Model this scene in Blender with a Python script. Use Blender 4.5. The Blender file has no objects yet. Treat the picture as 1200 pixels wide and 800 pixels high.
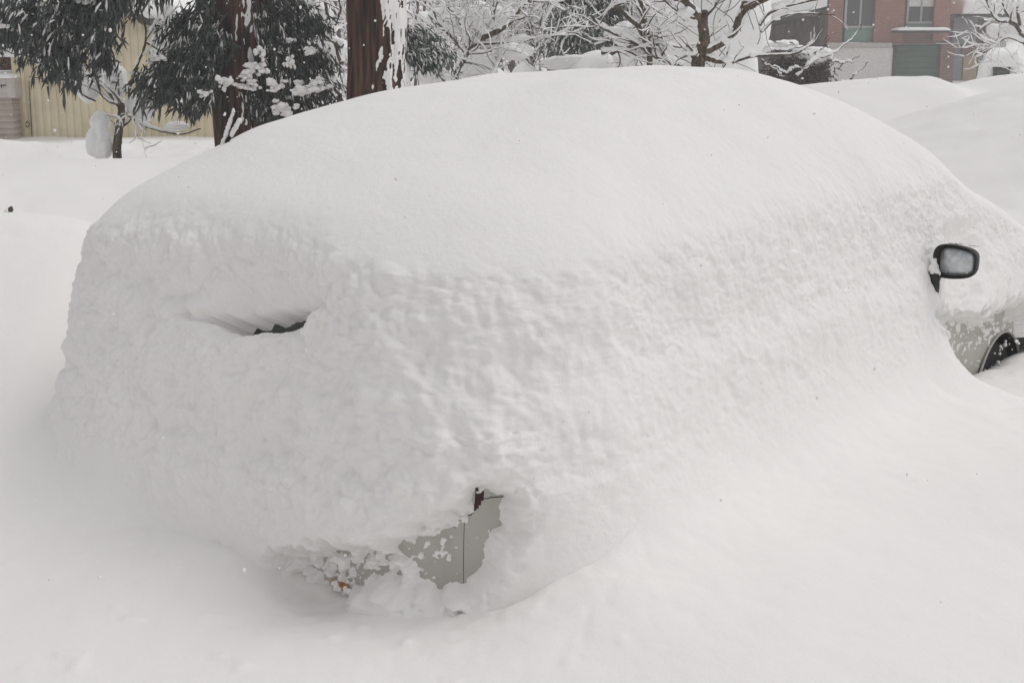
import bpy, math
import numpy as np
C = bpy.context.scene
COL = C.collection
RNG = np.random.default_rng(7)
# ------------------------------------------------------------------ camera
W0, H0, F0 = 1200.0, 800.0, 1500.0
CAMZ = 2.05
PITCH = math.radians(13.13)
cp, sp = math.cos(PITCH), math.sin(PITCH)
def at(px, py, Y):
    """world point seen at photo pixel (px,py) at world depth Y"""
    a = (px-600)/F0; b = (400-py)/F0
    dy = cp + b*sp; dz = -sp + b*cp
    t = Y/dy
    return np.array([a*t, Y, CAMZ + dz*t])
def proj(P):
    x = P[..., 0]; y = P[..., 1]; z = P[..., 2]-CAMZ
    d = y*cp - z*sp; u = y*sp + z*cp
    d = np.where(d < 0.05, 0.05, d)
    return 600 + F0*x/d, 400 - F0*u/d
cam = bpy.data.cameras.new('camera'); camo = bpy.data.objects.new('camera', cam)
COL.objects.link(camo); camo.location = (0, 0, CAMZ)
camo.rotation_euler = (math.pi/2 - PITCH, 0, 0)
cam.sensor_width = 36; cam.lens = 36*F0/W0; cam.clip_end = 2000; cam.clip_start = 0.05
C.camera = camo
# ------------------------------------------------------------------ noise
def _hash(ix, iy, iz, seed):
    h = (ix.astype(np.uint32)*np.uint32(73856093)) ^ (iy.astype(np.uint32)*np.uint32(19349663)) ^ (iz.astype(np.uint32)*np.uint32(83492791)) ^ np.uint32((seed*2654435761) & 0xffffffff)
    h ^= h >> np.uint32(13); h = h*np.uint32(1274126177); h ^= h >> np.uint32(16)
    h = h*np.uint32(2246822519); h ^= h >> np.uint32(13)
    return h
def vnoise(P, scale, seed=0):
    """smooth value noise -1..1, cell size = scale (scalar or 3-tuple)"""
    Q = (P/np.array(scale)).astype(np.float64) + 1000.0
    I = np.floor(Q).astype(np.int64); f = Q-I
    f = f*f*f*(f*(f*6-15)+10)
    out = np.zeros(len(P))
    for dx in (0, 1):
        wx = f[:, 0] if dx else 1-f[:, 0]
        for dy in (0, 1):
            wy = f[:, 1] if dy else 1-f[:, 1]
            for dz in (0, 1):
                wz = f[:, 2] if dz else 1-f[:, 2]
                h = _hash(I[:, 0]+dx, I[:, 1]+dy, I[:, 2]+dz, seed)
                out += wx*wy*wz*(h.astype(np.float64)/2147483648.0 - 1)
    return out
def fbm(P, scale, seed=0, octv=3, gain=0.5):
    s = np.array(scale, dtype=float); a = 1.0; o = 0; n = 0
    for k in range(octv):
        o = o + a*vnoise(P, s, seed+k*17); n += a; a *= gain; s = s/2.03
    return o/n
def worley(P, scale, seed=0):
    """distance to nearest feature point, in cells"""
    Q = P/np.array(scale) + 1000.0
    I = np.floor(Q).astype(np.int64)
    best = np.full(len(P), 9.0)
    for dx in (-1, 0, 1):
        for dy in (-1, 0, 1):
            for dz in (-1, 0, 1):
                J = I + np.array([dx, dy, dz])
                h = _hash(J[:, 0], J[:, 1], J[:, 2], seed)
                fx = (h & np.uint32(1023))/1024.0; fy = ((h >> np.uint32(10)) & np.uint32(1023))/1024.0
                fz = ((h >> np.uint32(20)) & np.uint32(1023))/1024.0
                d = (J[:, 0]+fx-Q[:, 0])**2 + (J[:, 1]+fy-Q[:, 1])**2 + (J[:, 2]+fz-Q[:, 2])**2
                best = np.minimum(best, d)
    return np.sqrt(best)
def sstep(a, b, x):
    t = np.clip((x-a)/(b-a), 0, 1); return t*t*(3-2*t)
def polysd(px, py, poly):
    """signed distance in pixels to a polygon, negative inside"""
    poly = np.array(poly, float); n = len(poly)
    d = np.full(px.shape, 1e9); ins = np.zeros(px.shape, bool)
    for i in range(n):
        a = poly[i]; b = poly[(i+1) % n]; e = b-a
        wx = px-a[0]; wy = py-a[1]
        t = np.clip((wx*e[0]+wy*e[1])/(e@e+1e-9), 0, 1)
        d = np.minimum(d, (wx-e[0]*t)**2+(wy-e[1]*t)**2)
        c = ((a[1] > py) != (b[1] > py)) & (px < (b[0]-a[0])*(py-a[1])/((b[1]-a[1]) if abs(b[1]-a[1]) > 1e-9 else 1e-9)+a[0])
        ins ^= c
    d = np.sqrt(d); return np.where(ins, -d, d)
# ------------------------------------------------------------------ mesh buffers
class Buf:
    def __init__(s): s.V = []; s.F = []; s.n = 0
    def add(s, V, F):
        V = np.asarray(V, float).reshape(-1, 3)
        if isinstance(F, (list, tuple)) and len(F) and isinstance(F[0], np.ndarray): Fs = F
        else: Fs = [np.asarray(F, np.int64)]
        for f in Fs:
            if len(f): s.F.append(np.asarray(f, np.int64)+s.n)
        s.V.append(V); s.n += len(V); return s
    def build(s, name, mat, parent=None, smooth=True):
        V = np.concatenate(s.V)
        me = bpy.data.meshes.new(name)
        tot = np.concatenate([np.full(len(f), f.shape[1]) for f in s.F])
        loops = np.concatenate([f.ravel() for f in s.F])
        starts = np.concatenate([[0], np.cumsum(tot)[:-1]])
        me.vertices.add(len(V)); me.vertices.foreach_set('co', V.astype(np.float32).ravel())
        me.loops.add(len(loops)); me.loops.foreach_set('vertex_index', loops.astype(np.int32))
        me.polygons.add(len(tot)); me.polygons.foreach_set('loop_start', starts.astype(np.int32))
        try: me.polygons.foreach_set('loop_total', tot.astype(np.int32))
        except Exception: pass
        me.update(calc_edges=True); me.validate()
        me.polygons.foreach_set('use_smooth', np.full(len(me.polygons), smooth))
        me.materials.append(mat)
        o = bpy.data.objects.new(name, me); COL.objects.link(o)
        if parent is not None:
            o.parent = parent; o.matrix_parent_inverse = parent.matrix_world.inverted() if False else o.matrix_parent_inverse
            o.location = tuple(-np.array(PLOC.get(parent.name, (0, 0, 0))))
        PLOC[o.name] = (0, 0, 0) if parent is None else tuple(PLOC.get(parent.name, (0, 0, 0)))
        if parent is not None: PLOC[o.name] = (0, 0, 0)
        return o
PLOC = {}   # world origin of every parent (geometry is written in world coordinates)
def thing(name, label, cat, loc, group=None):
    o = bpy.data.objects.new(name, None); COL.objects.link(o)
    o.location = tuple(loc); o.empty_display_size = 0.2
    o['label'] = label; o['category'] = cat
    if group: o['group'] = group
    PLOC[o.name] = tuple(loc); return o
def tag(o, label, cat, group=None, kind=None):
    if label: o['label'] = label
    if cat: o['category'] = cat
    if group: o['group'] = group
    if kind: o['kind'] = kind
    return o
def box(buf, x0, x1, y0, y1, z0, z1):
    V = [(x, y, z) for x in (x0, x1) for y in (y0, y1) for z in (z0, z1)]
    F = np.array([(0, 1, 3, 2), (4, 6, 7, 5), (0, 4, 5, 1), (2, 3, 7, 6), (0, 2, 6, 4), (1, 5, 7, 3)])
    buf.add(V, F); return buf
def bbox_(x0, x1, y0, y1, z0, z1): return box(Buf(), x0, x1, y0, y1, z0, z1)
def prism(buf, pts, y0, y1):
    """outline in the x-z plane extruded from y0 to y1"""
    n = len(pts)
    V = [(p[0], y0, p[1]) for p in pts]+[(p[0], y1, p[1]) for p in pts]
    Q = np.array([(i, (i+1) % n, (i+1) % n+n, i+n) for i in range(n)])
    fs = [Q]
    fs.append(np.array([list(range(n))[::-1]])); fs.append(np.array([list(range(n, 2*n))]))
    buf.add(V, fs); return buf
def frames(P):
    T = np.gradient(P, axis=0); T /= np.linalg.norm(T, axis=1, keepdims=True)+1e-9
    ref = np.array([0, 0, 1.0]) if abs(T[0, 2]) < 0.9 else np.array([1.0, 0, 0])
    N = np.zeros_like(P); n = np.cross(T[0], ref); n /= np.linalg.norm(n)+1e-9; N[0] = n
    for i in range(1, len(P)):
        n = N[i-1]-T[i]*(N[i-1]@T[i]); N[i] = n/(np.linalg.norm(n)+1e-9)
    return T, N, np.cross(T, N)
def tube(buf, P, R, sides=6, cap=True):
    P = np.asarray(P, float); R = np.broadcast_to(np.asarray(R, float), (len(P),))
    T, N, B = frames(P); a = np.arange(sides)*2*math.pi/sides
    V = P[:, None]+R[:, None, None]*(np.cos(a)[None, :, None]*N[:, None]+np.sin(a)[None, :, None]*B[:, None])
    V = V.reshape(-1, 3); n = len(P)
    i = np.arange(n-1)[:, None]*sides; j = np.arange(sides)[None]; k = (j+1) % sides
    Q = np.stack([i+j, i+k, i+k+sides, i+j+sides], -1).reshape(-1, 4)
    fs = [Q]
    if cap:
        V = np.concatenate([V, P[:1], P[-1:]])
        c0 = n*sides; j = np.arange(sides); k = (j+1) % sides
        fs.append(np.stack([k, j, np.full(sides, c0)], -1))
        fs.append(np.stack([(n-1)*sides+j, (n-1)*sides+k, np.full(sides, c0+1)], -1))
    buf.add(V, fs)
def spline(P, n):
    P = np.asarray(P, float)
    if len(P) == 2: return P[0]+(P[1]-P[0])*np.linspace(0, 1, n)[:, None]
    Q = np.vstack([2*P[0]-P[1], P, 2*P[-1]-P[-2]]); t = np.linspace(0, len(P)-1-1e-6, n)
    i = t.astype(int); f = (t-i)[:, None]
    a, b, c, d = Q[i], Q[i+1], Q[i+2], Q[i+3]
    return 0.5*((2*b)+(c-a)*f+(2*a-5*b+4*c-d)*f*f+(3*b-a-3*c+d)*f**3)
import bmesh
def _ico(sub):
    bm = bmesh.new(); bmesh.ops.create_icosphere(bm, subdivisions=sub, radius=1)
    V = np.array([v.co[:] for v in bm.verts]); F = np.array([[v.index for v in f.verts] for f in bm.faces]); bm.free()
    return V, F
ICO = {k: _ico(k) for k in (1, 2, 3, 4, 5)}
def blob(buf, c, r, sub=3, amp=0.2, sc=0.7, seed=0, flat=None):
    V, F = ICO[sub]; c = np.array(c, float); r = np.broadcast_to(np.array(r, float), (3,))
    d = 1+amp*fbm(V+seed*3.7, sc, seed, 3)*1.6
    P = V*d[:, None]*r
    if flat is not None: P[:, 2] = np.maximum(P[:, 2], -flat*r[2])
    buf.add(P+c, F)
def grid_faces(nr, nc, wrap=False):
    i = np.arange(nr-1)[:, None]; j = np.arange(nc if wrap else nc-1)[None]; k = (j+1) % nc
    return np.stack([i*nc+j, i*nc+k, (i+1)*nc+k, (i+1)*nc+j], -1).reshape(-1, 4)
# ------------------------------------------------------------------ materials
def new_mat(name):
    m = bpy.data.materials.new(name); m.use_nodes = True
    nt = m.node_tree; b = nt.nodes['Principled BSDF']; return m, nt, b
def L(nt, a, b): nt.links.new(a, b)
def noise_mat(name, c0, c1, scale=8, stretch=(1, 1, 1), rough=0.7, bump=0.3, bdist=0.01, lo=0.35, hi=0.65, detail=5, metal=0, spec=0.3):
    m, nt, b = new_mat(name)
    g = nt.nodes.new('ShaderNodeNewGeometry'); mp = nt.nodes.new('ShaderNodeMapping'); mp.inputs['Scale'].default_value = stretch
    n = nt.nodes.new('ShaderNodeTexNoise'); n.inputs['Scale'].default_value = scale; n.inputs['Detail'].default_value = detail
    r = nt.nodes.new('ShaderNodeValToRGB'); r.color_ramp.elements[0].position = lo; r.color_ramp.elements[1].position = hi
    r.color_ramp.elements[0].color = (*c0, 1); r.color_ramp.elements[1].color = (*c1, 1)
    L(nt, g.outputs['Position'], mp.inputs['Vector']); L(nt, mp.outputs[0], n.inputs['Vector'])
    L(nt, n.outputs['Fac'], r.inputs['Fac']); L(nt, r.outputs['Color'], b.inputs['Base Color'])
    b.inputs['Roughness'].default_value = rough; b.inputs['Metallic'].default_value = metal
    b.inputs['Specular IOR Level'].default_value = spec
    if bump:
        bp = nt.nodes.new('ShaderNodeBump'); bp.inputs['Strength'].default_value = bump; bp.inputs['Distance'].default_value = bdist
        L(nt, n.outputs['Fac'], bp.inputs['Height']); L(nt, bp.outputs[0], b.inputs['Normal'])
    return m
def snow_mat(name, base=(0.86, 0.84, 0.82), grain=0.22, sss=0.0):
    m, nt, b = new_mat(name)
    g = nt.nodes.new('ShaderNodeNewGeometry')
    n1 = nt.nodes.new('ShaderNodeTexNoise'); n1.inputs['Scale'].default_value = 55; n1.inputs['Detail'].default_value = 6; n1.inputs['Roughness'].default_value = 0.6
    n2 = nt.nodes.new('ShaderNodeTexNoise'); n2.inputs['Scale'].default_value = 260; n2.inputs['Detail'].default_value = 3
    n3 = nt.nodes.new('ShaderNodeTexNoise'); n3.inputs['Scale'].default_value = 1.4; n3.inputs['Detail'].default_value = 6
    for n in (n1, n2, n3): L(nt, g.outputs['Position'], n.inputs['Vector'])
    r = nt.nodes.new('ShaderNodeMix'); r.data_type = 'RGBA'
    r.inputs['A'].default_value = (base[0]*0.975, base[1]*0.975, base[2]*0.98, 1); r.inputs['B'].default_value = (*base, 1)
    L(nt, n3.outputs['Fac'], r.inputs['Factor']); L(nt, r.outputs['Result'], b.inputs['Base Color'])
    a = nt.nodes.new('ShaderNodeMath'); a.operation = 'MULTIPLY_ADD'; a.inputs[1].default_value = 0.35
    L(nt, n2.outputs['Fac'], a.inputs[0]); L(nt, n1.outputs['Fac'], a.inputs[2])
    bp = nt.nodes.new('ShaderNodeBump'); bp.inputs['Strength'].default_value = grain; bp.inputs['Distance'].default_value = 0.010
    L(nt, a.outputs[0], bp.inputs['Height']); L(nt, bp.outputs[0], b.inputs['Normal'])
    b.inputs['Roughness'].default_value = 0.9; b.inputs['Specular IOR Level'].default_value = 0.15
    if sss:
        b.inputs['Subsurface Weight'].default_value = sss; b.inputs['Subsurface Radius'].default_value = (1, 0.95, 0.9); b.inputs['Subsurface Scale'].default_value = 0.022
    return m
def plain(name, c, rough=0.6, metal=0, spec=0.3):
    return noise_mat(name, tuple(x*0.85 for x in c), c, scale=12, rough=rough, metal=metal, bump=0.05, spec=spec)
M = {}
M['snow'] = snow_mat('snow')
M['snow_far'] = snow_mat('snow_far', (0.90, 0.895, 0.885), 0.2)
M['snow_car'] = snow_mat('snow_car', (0.87, 0.85, 0.83), 0.4)
M['bark'] = noise_mat('cedar_bark', (0.010, 0.006, 0.0045), (0.115, 0.056, 0.038), scale=26, stretch=(1, 1, 0.06), rough=0.9, bump=1.0, bdist=0.03, lo=0.38, hi=0.66)
M['bark2'] = noise_mat('bare_bark', (0.035, 0.024, 0.015), (0.15, 0.115, 0.085), scale=30, stretch=(1, 1, 0.4), rough=0.9, bump=0.8, bdist=0.01)
M['twig'] = noise_mat('twig_bark', (0.05, 0.035, 0.028), (0.14, 0.10, 0.08), scale=30, rough=0.9, bump=0)
M['needle'] = noise_mat('cedar_needles', (0.018, 0.026, 0.024), (0.12, 0.135, 0.13), scale=14, rough=0.7, bump=0, lo=0.3, hi=0.7)
M['needle2'] = noise_mat('dull_needles', (0.06, 0.085, 0.07), (0.15, 0.18, 0.15), scale=6, rough=0.8, bump=0)
M['paint'] = noise_mat('car_paint', (0.37, 0.36, 0.325), (0.45, 0.44, 0.40), scale=7, stretch=(1, 1, 0.25), rough=0.35, bump=0, metal=0.1, spec=0.5)
M['black'] = noise_mat('black_plastic', (0.008, 0.008, 0.008), (0.02, 0.02, 0.02), scale=60, rough=0.5, bump=0.2, bdist=0.001)
M['rubber'] = plain('tyre_rubber', (0.02, 0.02, 0.02), 0.85)
M['alloy'] = plain('rim_alloy', (0.25, 0.25, 0.26), 0.4, 0.8)
M['orange'] = noise_mat('orange_reflector', (0.30, 0.11, 0.04), (0.52, 0.25, 0.11), scale=60, rough=0.3, bump=0.2, bdist=0.002)
M['darkred'] = plain('lamp_red', (0.04, 0.012, 0.010), 0.3)
M['glass'] = plain('dark_glass', (0.015, 0.017, 0.018), 0.12, 0, 0.6)
M['mirror'] = noise_mat('frosted_mirror', (0.44, 0.46, 0.48), (0.60, 0.62, 0.64), scale=40, rough=0.32, bump=0.05, bdist=0.001, metal=0.9)
def ribbed(name, c, period, axis='X', depth=0.02):
    m, nt, b = new_mat(name)
    g = nt.nodes.new('ShaderNodeNewGeometry'); s = nt.nodes.new('ShaderNodeSeparateXYZ'); L(nt, g.outputs['Position'], s.inputs[0])
    mu = nt.nodes.new('ShaderNodeMath'); mu.operation = 'MULTIPLY'; mu.inputs[1].default_value = 2*math.pi/period
    si = nt.nodes.new('ShaderNodeMath'); si.operation = 'SINE'; L(nt, s.outputs[axis], mu.inputs[0]); L(nt, mu.outputs[0], si.inputs[0])
    bp = nt.nodes.new('ShaderNodeBump'); bp.inputs['Strength'].default_value = 1; bp.inputs['Distance'].default_value = depth
    L(nt, si.outputs[0], bp.inputs['Height']); L(nt, bp.outputs[0], b.inputs['Normal'])
    r = nt.nodes.new('ShaderNodeValToRGB'); r.color_ramp.elements[0].position = 0.02; r.color_ramp.elements[1].position = 0.18
    r.color_ramp.elements[0].color = (c[0]*0.84, c[1]*0.82, c[2]*0.78, 1); r.color_ramp.elements[1].color = (*c, 1)
    ad = nt.nodes.new('ShaderNodeMath'); ad.operation = 'MULTIPLY_ADD'; ad.inputs[1].default_value = 0.5; ad.inputs[2].default_value = 0.5
    L(nt, si.outputs[0], ad.inputs[0]); L(nt, ad.outputs[0], r.inputs['Fac'])
    n = nt.nodes.new('ShaderNodeTexNoise'); n.inputs['Scale'].default_value = 2.5; n.inputs['Detail'].default_value = 6
    L(nt, g.outputs['Position'], n.inputs['Vector'])
    mx = nt.nodes.new('ShaderNodeMix'); mx.data_type = 'RGBA'; mx.blend_type = 'MULTIPLY'; mx.inputs['Factor'].default_value = 0.5
    r2 = nt.nodes.new('ShaderNodeValToRGB'); r2.color_ramp.elements[0].color = (0.6, 0.58, 0.55, 1); r2.color_ramp.elements[0].position = 0.3; r2.color_ramp.elements[1].position = 0.6
    L(nt, n.outputs['Fac'], r2.inputs['Fac']); L(nt, r.outputs['Color'], mx.inputs['A']); L(nt, r2.outputs['Color'], mx.inputs['B'])
    L(nt, mx.outputs['Result'], b.inputs['Base Color']); b.inputs['Roughness'].default_value = 0.7
    return m
def brick(name, c, c2):
    m, nt, b = new_mat(name)
    g = nt.nodes.new('ShaderNodeNewGeometry'); mp = nt.nodes.new('ShaderNodeMapping'); mp.inputs['Rotation'].default_value = (math.pi/2, 0, 0)
    t = nt.nodes.new('ShaderNodeTexBrick'); t.inputs['Scale'].default_value = 3.0
    t.inputs['Color1'].default_value = (*c, 1); t.inputs['Color2'].default_value = (*c2, 1); t.inputs['Mortar'].default_value = (0.28, 0.24, 0.22, 1)
    t.inputs['Mortar Size'].default_value = 0.02
    L(nt, g.outputs['Position'], mp.inputs['Vector']); L(nt, mp.outputs[0], t.inputs['Vector']); L(nt, t.outputs['Color'], b.inputs['Base Color'])
    b.inputs['Roughness'].default_value = 0.85; return m
M['cream'] = ribbed('cream_cladding', (0.72, 0.64, 0.46), 0.115, 'X', 0.006)
M['shutter'] = ribbed('beige_shutter', (0.56, 0.47, 0.42), 0.09, 'Z', 0.02)
M['header'] = plain('pale_header', (0.55, 0.50, 0.47))
M['brick'] = brick('red_brick', (0.27, 0.095, 0.075), (0.33, 0.13, 0.10))
M['brick2'] = brick('dark_brick', (0.12, 0.05, 0.04), (0.17, 0.075, 0.055))
M['mint'] = plain('mint_panel', (0.20, 0.32, 0.27))
M['greendoor'] = ribbed('green_garage_door', (0.06, 0.12, 0.085), 0.25, 'Z', 0.02)
M['whitewall'] = plain('white_render', (0.80, 0.78, 0.75), 0.8)
M['grey'] = ribbed('grey_siding', (0.24, 0.25, 0.29), 0.2, 'Z', 0.01)
M['wood'] = noise_mat('dark_boards', (0.035, 0.024, 0.018), (0.11, 0.08, 0.062), scale=6, stretch=(1, 1, 0.2), rough=0.85, bump=0.3)
M['tan'] = plain('tan_door', (0.40, 0.31, 0.20))
M['bluegrey'] = plain('blue_grey_wall', (0.22, 0.25, 0.27))
M['winframe'] = plain('window_frame', (0.42, 0.43, 0.42))
M['pane'] = plain('window_pane', (0.045, 0.05, 0.055), 0.15, 0, 0.6)
M['curtain'] = plain('curtain', (0.7, 0.7, 0.68))
M['rust'] = noise_mat('rusty_brown', (0.08, 0.035, 0.025), (0.22, 0.10, 0.07), scale=30, rough=0.9, bump=0.4)
M['roofdark'] = plain('roof_edge', (0.05, 0.048, 0.046))
# ------------------------------------------------------------------ car geometry
CA = math.radians(51); CC = np.array([-0.05, 3.22])
CU = np.array([math.cos(CA), math.sin(CA)]); CV = np.array([-math.sin(CA), math.cos(CA)])
def car2w(u, v, z):
    return np.stack([CC[0]+u*CU[0]+v*CV[0], CC[1]+u*CU[1]+v*CV[1], z+0*u], -1)
def w2car(x, y):
    dx = x-CC[0]; dy = y-CC[1]; return dx*CU[0]+dy*CU[1], dx*CV[0]+dy*CV[1]
#        t     z     u0    u1    v0    v1    r
BODY = [(0.00, 0.20, 0.15, 4.50, 0.12, 1.82, 0.25),
        (0.08, 0.36, 0.02, 4.58, 0.02, 1.92, 0.44),
        (0.20, 0.60, 0.00, 4.60, 0.00, 1.94, 0.44),
        (0.34, 0.86, 0.02, 4.58, 0.00, 1.94, 0.44),
        (0.42, 0.98, 0.05, 4.50, 0.01, 1.93, 0.44),
        (0.48, 1.05, 0.07, 4.22, 0.03, 1.90, 0.44),
        (0.68, 1.36, 0.14, 3.55, 0.12, 1.84, 0.44),
        (0.76, 1.48, 0.22, 3.32, 0.22, 1.76, 0.44),
        (0.86, 1.58, 0.68, 2.95, 0.48, 1.56, 0.25),
        (0.94, 1.61, 1.40, 2.55, 0.75, 1.22, 0.20),
        (1.00, 1.615, 2.15, 2.20, 0.95, 0.99, 0.02)]
SNOW = [(0.00, 0.10, -0.95, 5.6, -0.95, 3.10, 0.95),
        (0.08, 0.38, -0.46, 5.1, -0.52, 2.62, 0.80),
        (0.20, 0.62, -0.18, 4.9, -0.24, 2.36, 0.66),
        (0.34, 0.86, -0.09, 4.85, -0.11, 2.24, 0.58),
        (0.42, 1.04, -0.06, 4.75, -0.07, 2.20, 0.58),
        (0.48, 1.14, -0.03, 4.45, -0.03, 2.18, 0.58),
        (0.68, 1.42, 0.03, 3.75, 0.04, 2.13, 0.60),
        (0.76, 1.58, 0.14, 3.54, 0.17, 2.06, 0.62),
        (0.86, 1.79, 0.62, 3.16, 0.48, 1.84, 0.60),
        (0.94, 1.875, 1.25, 2.88, 0.78, 1.50, 0.34),
        (1.00, 1.89, 2.20, 2.30, 1.05, 1.09, 0.02)]
SEG = [('e', 'rear', 300), ('c', 0, 110), ('e', 'right', 560), ('c', 1, 40), ('e', 'front', 50), ('c', 2, 16), ('e', 'left', 120), ('c', 3, 60)]
def tab(T, t):
    T = np.array(T); return [smooth_interp(t, T[:, 0], T[:, k]) for k in range(1, 7)]
def smooth_interp(x, xp, fp):
    m = np.zeros(len(xp)); h = np.diff(xp); d = np.diff(fp)/h      # monotone cubic
    m[0] = d[0]; m[-1] = d[-1]
    for i in range(1, len(xp)-1):
        m[i] = 0 if d[i-1]*d[i] <= 0 else 2*d[i-1]*d[i]/(d[i-1]+d[i])
    i = np.clip(np.searchsorted(xp, x)-1, 0, len(xp)-2); s = (x-xp[i])/h[i]; H = h[i]
    return (2*s**3-3*s**2+1)*fp[i]+(s**3-2*s**2+s)*H*m[i]+(-2*s**3+3*s**2)*fp[i+1]+(s**3-s**2)*H*m[i+1]
def sweep(T, t):
    z, u0, u1, v0, v1, r = [a[:, None] for a in tab(T, t)]
    r = np.minimum(r, 0.46*np.minimum(u1-u0, v1-v0))
    rA = r; r = np.where(r > 0.4, 0.36+0.35*(r-0.4), r)
    Us, Vs = [], []
    for kind, w, n in SEG:
        f = (np.arange(n)/n)[None]
        if kind == 'e':
            if w == 'rear':  a, b = u0+0*f, (v1-r)+((v0+rA)-(v1-r))*f
            if w == 'right': a, b = (u0+rA)+((u1-r)-(u0+rA))*f, v0+0*f
            if w == 'front': a, b = u1+0*f, (v0+r)+((v1-r)-(v0+r))*f
            if w == 'left':  a, b = (u1-r)+((u0+r)-(u1-r))*f, v1+0*f
        else:
            ph = f*math.pi/2
            if w == 0: a, b = u0+rA-rA*np.cos(ph), v0+rA-rA*np.sin(ph)
            if w == 1: a, b = u1-r+r*np.sin(ph), v0+r-r*np.cos(ph)
            if w == 2: a, b = u1-r+r*np.cos(ph), v1-r+r*np.sin(ph)
            if w == 3: a, b = u0+r-r*np.sin(ph), v1-r+r*np.cos(ph)
        Us.append(a+0*z); Vs.append(b+0*z)
    U = np.concatenate(Us, 1); V = np.concatenate(Vs, 1)
    return U, V, z+0*U
def gnormals(P):
    a = (np.roll(P, -1, 1)-np.roll(P, 1, 1)); b = np.gradient(P, axis=0)
    n = np.cross(a, b); n /= np.linalg.norm(n, axis=2, keepdims=True)+1e-12; return n
NT = 560
tt = np.linspace(0, 1, NT)
def roof_fix(U, V, Z):
    """the drift on the roof piles up towards the front half, less over the tail"""
    k = sstep(1.30, 1.75, Z)
    return Z + k*ROOF_A*(sstep(0.1, 2.4, U)-0.5) - k*0.02*sstep(1.3, 1.9, V)
ROOF_A = 0.10
Ub, Vb, Zb = sweep(BODY, tt); PB = car2w(Ub, Vb, Zb)
Us_, Vs_, Zs_ = sweep(SNOW, tt); Zs_ = roof_fix(Us_, Vs_, Zs_)
# gentle unevenness of the outline
und = fbm(np.stack([Us_, Vs_, Zs_], -1).reshape(-1, 3), 0.8, 3, 3).reshape(Us_.shape)
PS = car2w(Us_, Vs_, Zs_); NS = gnormals(PS); PS = PS + NS*(0.035*und)[..., None]
NB = gnormals(PB)
if (NB[NT//3, 100] @ np.array([-CU[0], -CU[1], 0])) < 0: NB = -NB
if (NS[NT//3, 100] @ np.array([-CU[0], -CU[1], 0])) < 0: NS = -NS; PS = car2w(Us_, Vs_, Zs_) + NS*(0.035*und)[..., None]
pxb, pyb = proj(PB)
view = PB - np.array([0, 0, CAMZ]); facing = -(view*NB).sum(-1)/np.linalg.norm(view, axis=-1) > 0.02
NCOL = sum(s[2] for s in SEG)
colr = np.arange(NCOL)[None]; near = (colr < 300+110+560) & facing & (tt[:, None] < 0.80)
# where the snow is thin, torn open or hollow: photo outlines carried onto the car's skin
BUMPER = [(476, 642), (504, 628), (532, 610), (554, 601), (562, 584), (568, 579), (588, 581), (584, 604), (571, 632), (562, 660), (543, 677), (520, 684), (500, 678), (487, 662)]
SPECK = [(356, 648), (420, 645), (470, 648), (470, 672), (430, 676), (412, 706), (388, 706), (372, 684)]
FENDER = [(1093, 378), (1120, 384), (1150, 378), (1175, 372), (1230, 372), (1300, 372), (1300, 450), (1140, 452), (1110, 420)]
STALKGAP = [(1084, 290), (1104, 290), (1110, 326), (1106, 350), (1100, 366), (1091, 352)]
CRESC = [(258, 380), (285, 388), (322, 392), (366, 387), (392, 379), (366, 399), (328, 406), (290, 400)]
P3 = PB.reshape(-1, 3)
n_f = (fbm(P3, 0.035, 21, 3)).reshape(pxb.shape); n_m = fbm(P3, 0.10, 31, 3).reshape(pxb.shape)
n_v = fbm(P3, (0.03, 0.03, 0.09), 41, 3).reshape(pxb.shape)
K = np.ones_like(pxb)
def carve(poly, soft, nf, lo=-0.12, nn=None, bias=0):
    global K
    d = polysd(pxb, pyb, poly) + nf*(n_f if nn is None else nn) + nf*0.6*n_m + bias
    k = lo + (1-lo)*sstep(-2, soft, d)
    K = np.where(near, np.minimum(K, k), K)
carve(BUMPER, 30, 10, -0.10)
carve(SPECK, 26, 12, -0.02, None, 4)
carve(FENDER, 30, 24, -0.08, n_v, -1)
carve([(1094, 396), (1110, 386), (1128, 380), (1146, 380), (1160, 392), (1178, 386), (1210, 386), (1260, 420), (1230, 446), (1150, 442), (1118, 430)], 22, 13)
carve(STALKGAP, 16, 4, 0.45)
# hollow left on the rear window, its torn lower rim
pxm, pym = proj((PB+PS)/2)
cy = 389 - 11*((pxm-318)/72)**2 + 2.0*n_m*4
wlat = 1-sstep(25, 100, np.abs(pxm-318)); tY = np.clip((pym-262)/(cy-262), 0, 1)
up = 1-sstep(-1, 3, pym-cy)
K = K - np.where(near, 0.80*tY**1.6*wlat*up, 0)
K = K - np.where(near, 0.34*wlat*(1-sstep(2, 34, pym-cy))*(1-up), 0)
lw_ = np.abs(pxm-322); sl = np.abs(pym-cy+6.0) - 15.0*(1-sstep(25, 78, lw_)) + 5.0*n_f*(1-sstep(50, 80, lw_)) + 0.8 + 12*sstep(60, 90, lw_)
K = np.where(near, np.minimum(K, -0.25+1.25*sstep(0, 4, sl)), K)
spot = polysd(pxb, pyb, [(50, 552), (62, 556), (62, 572), (52, 575)])
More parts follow.
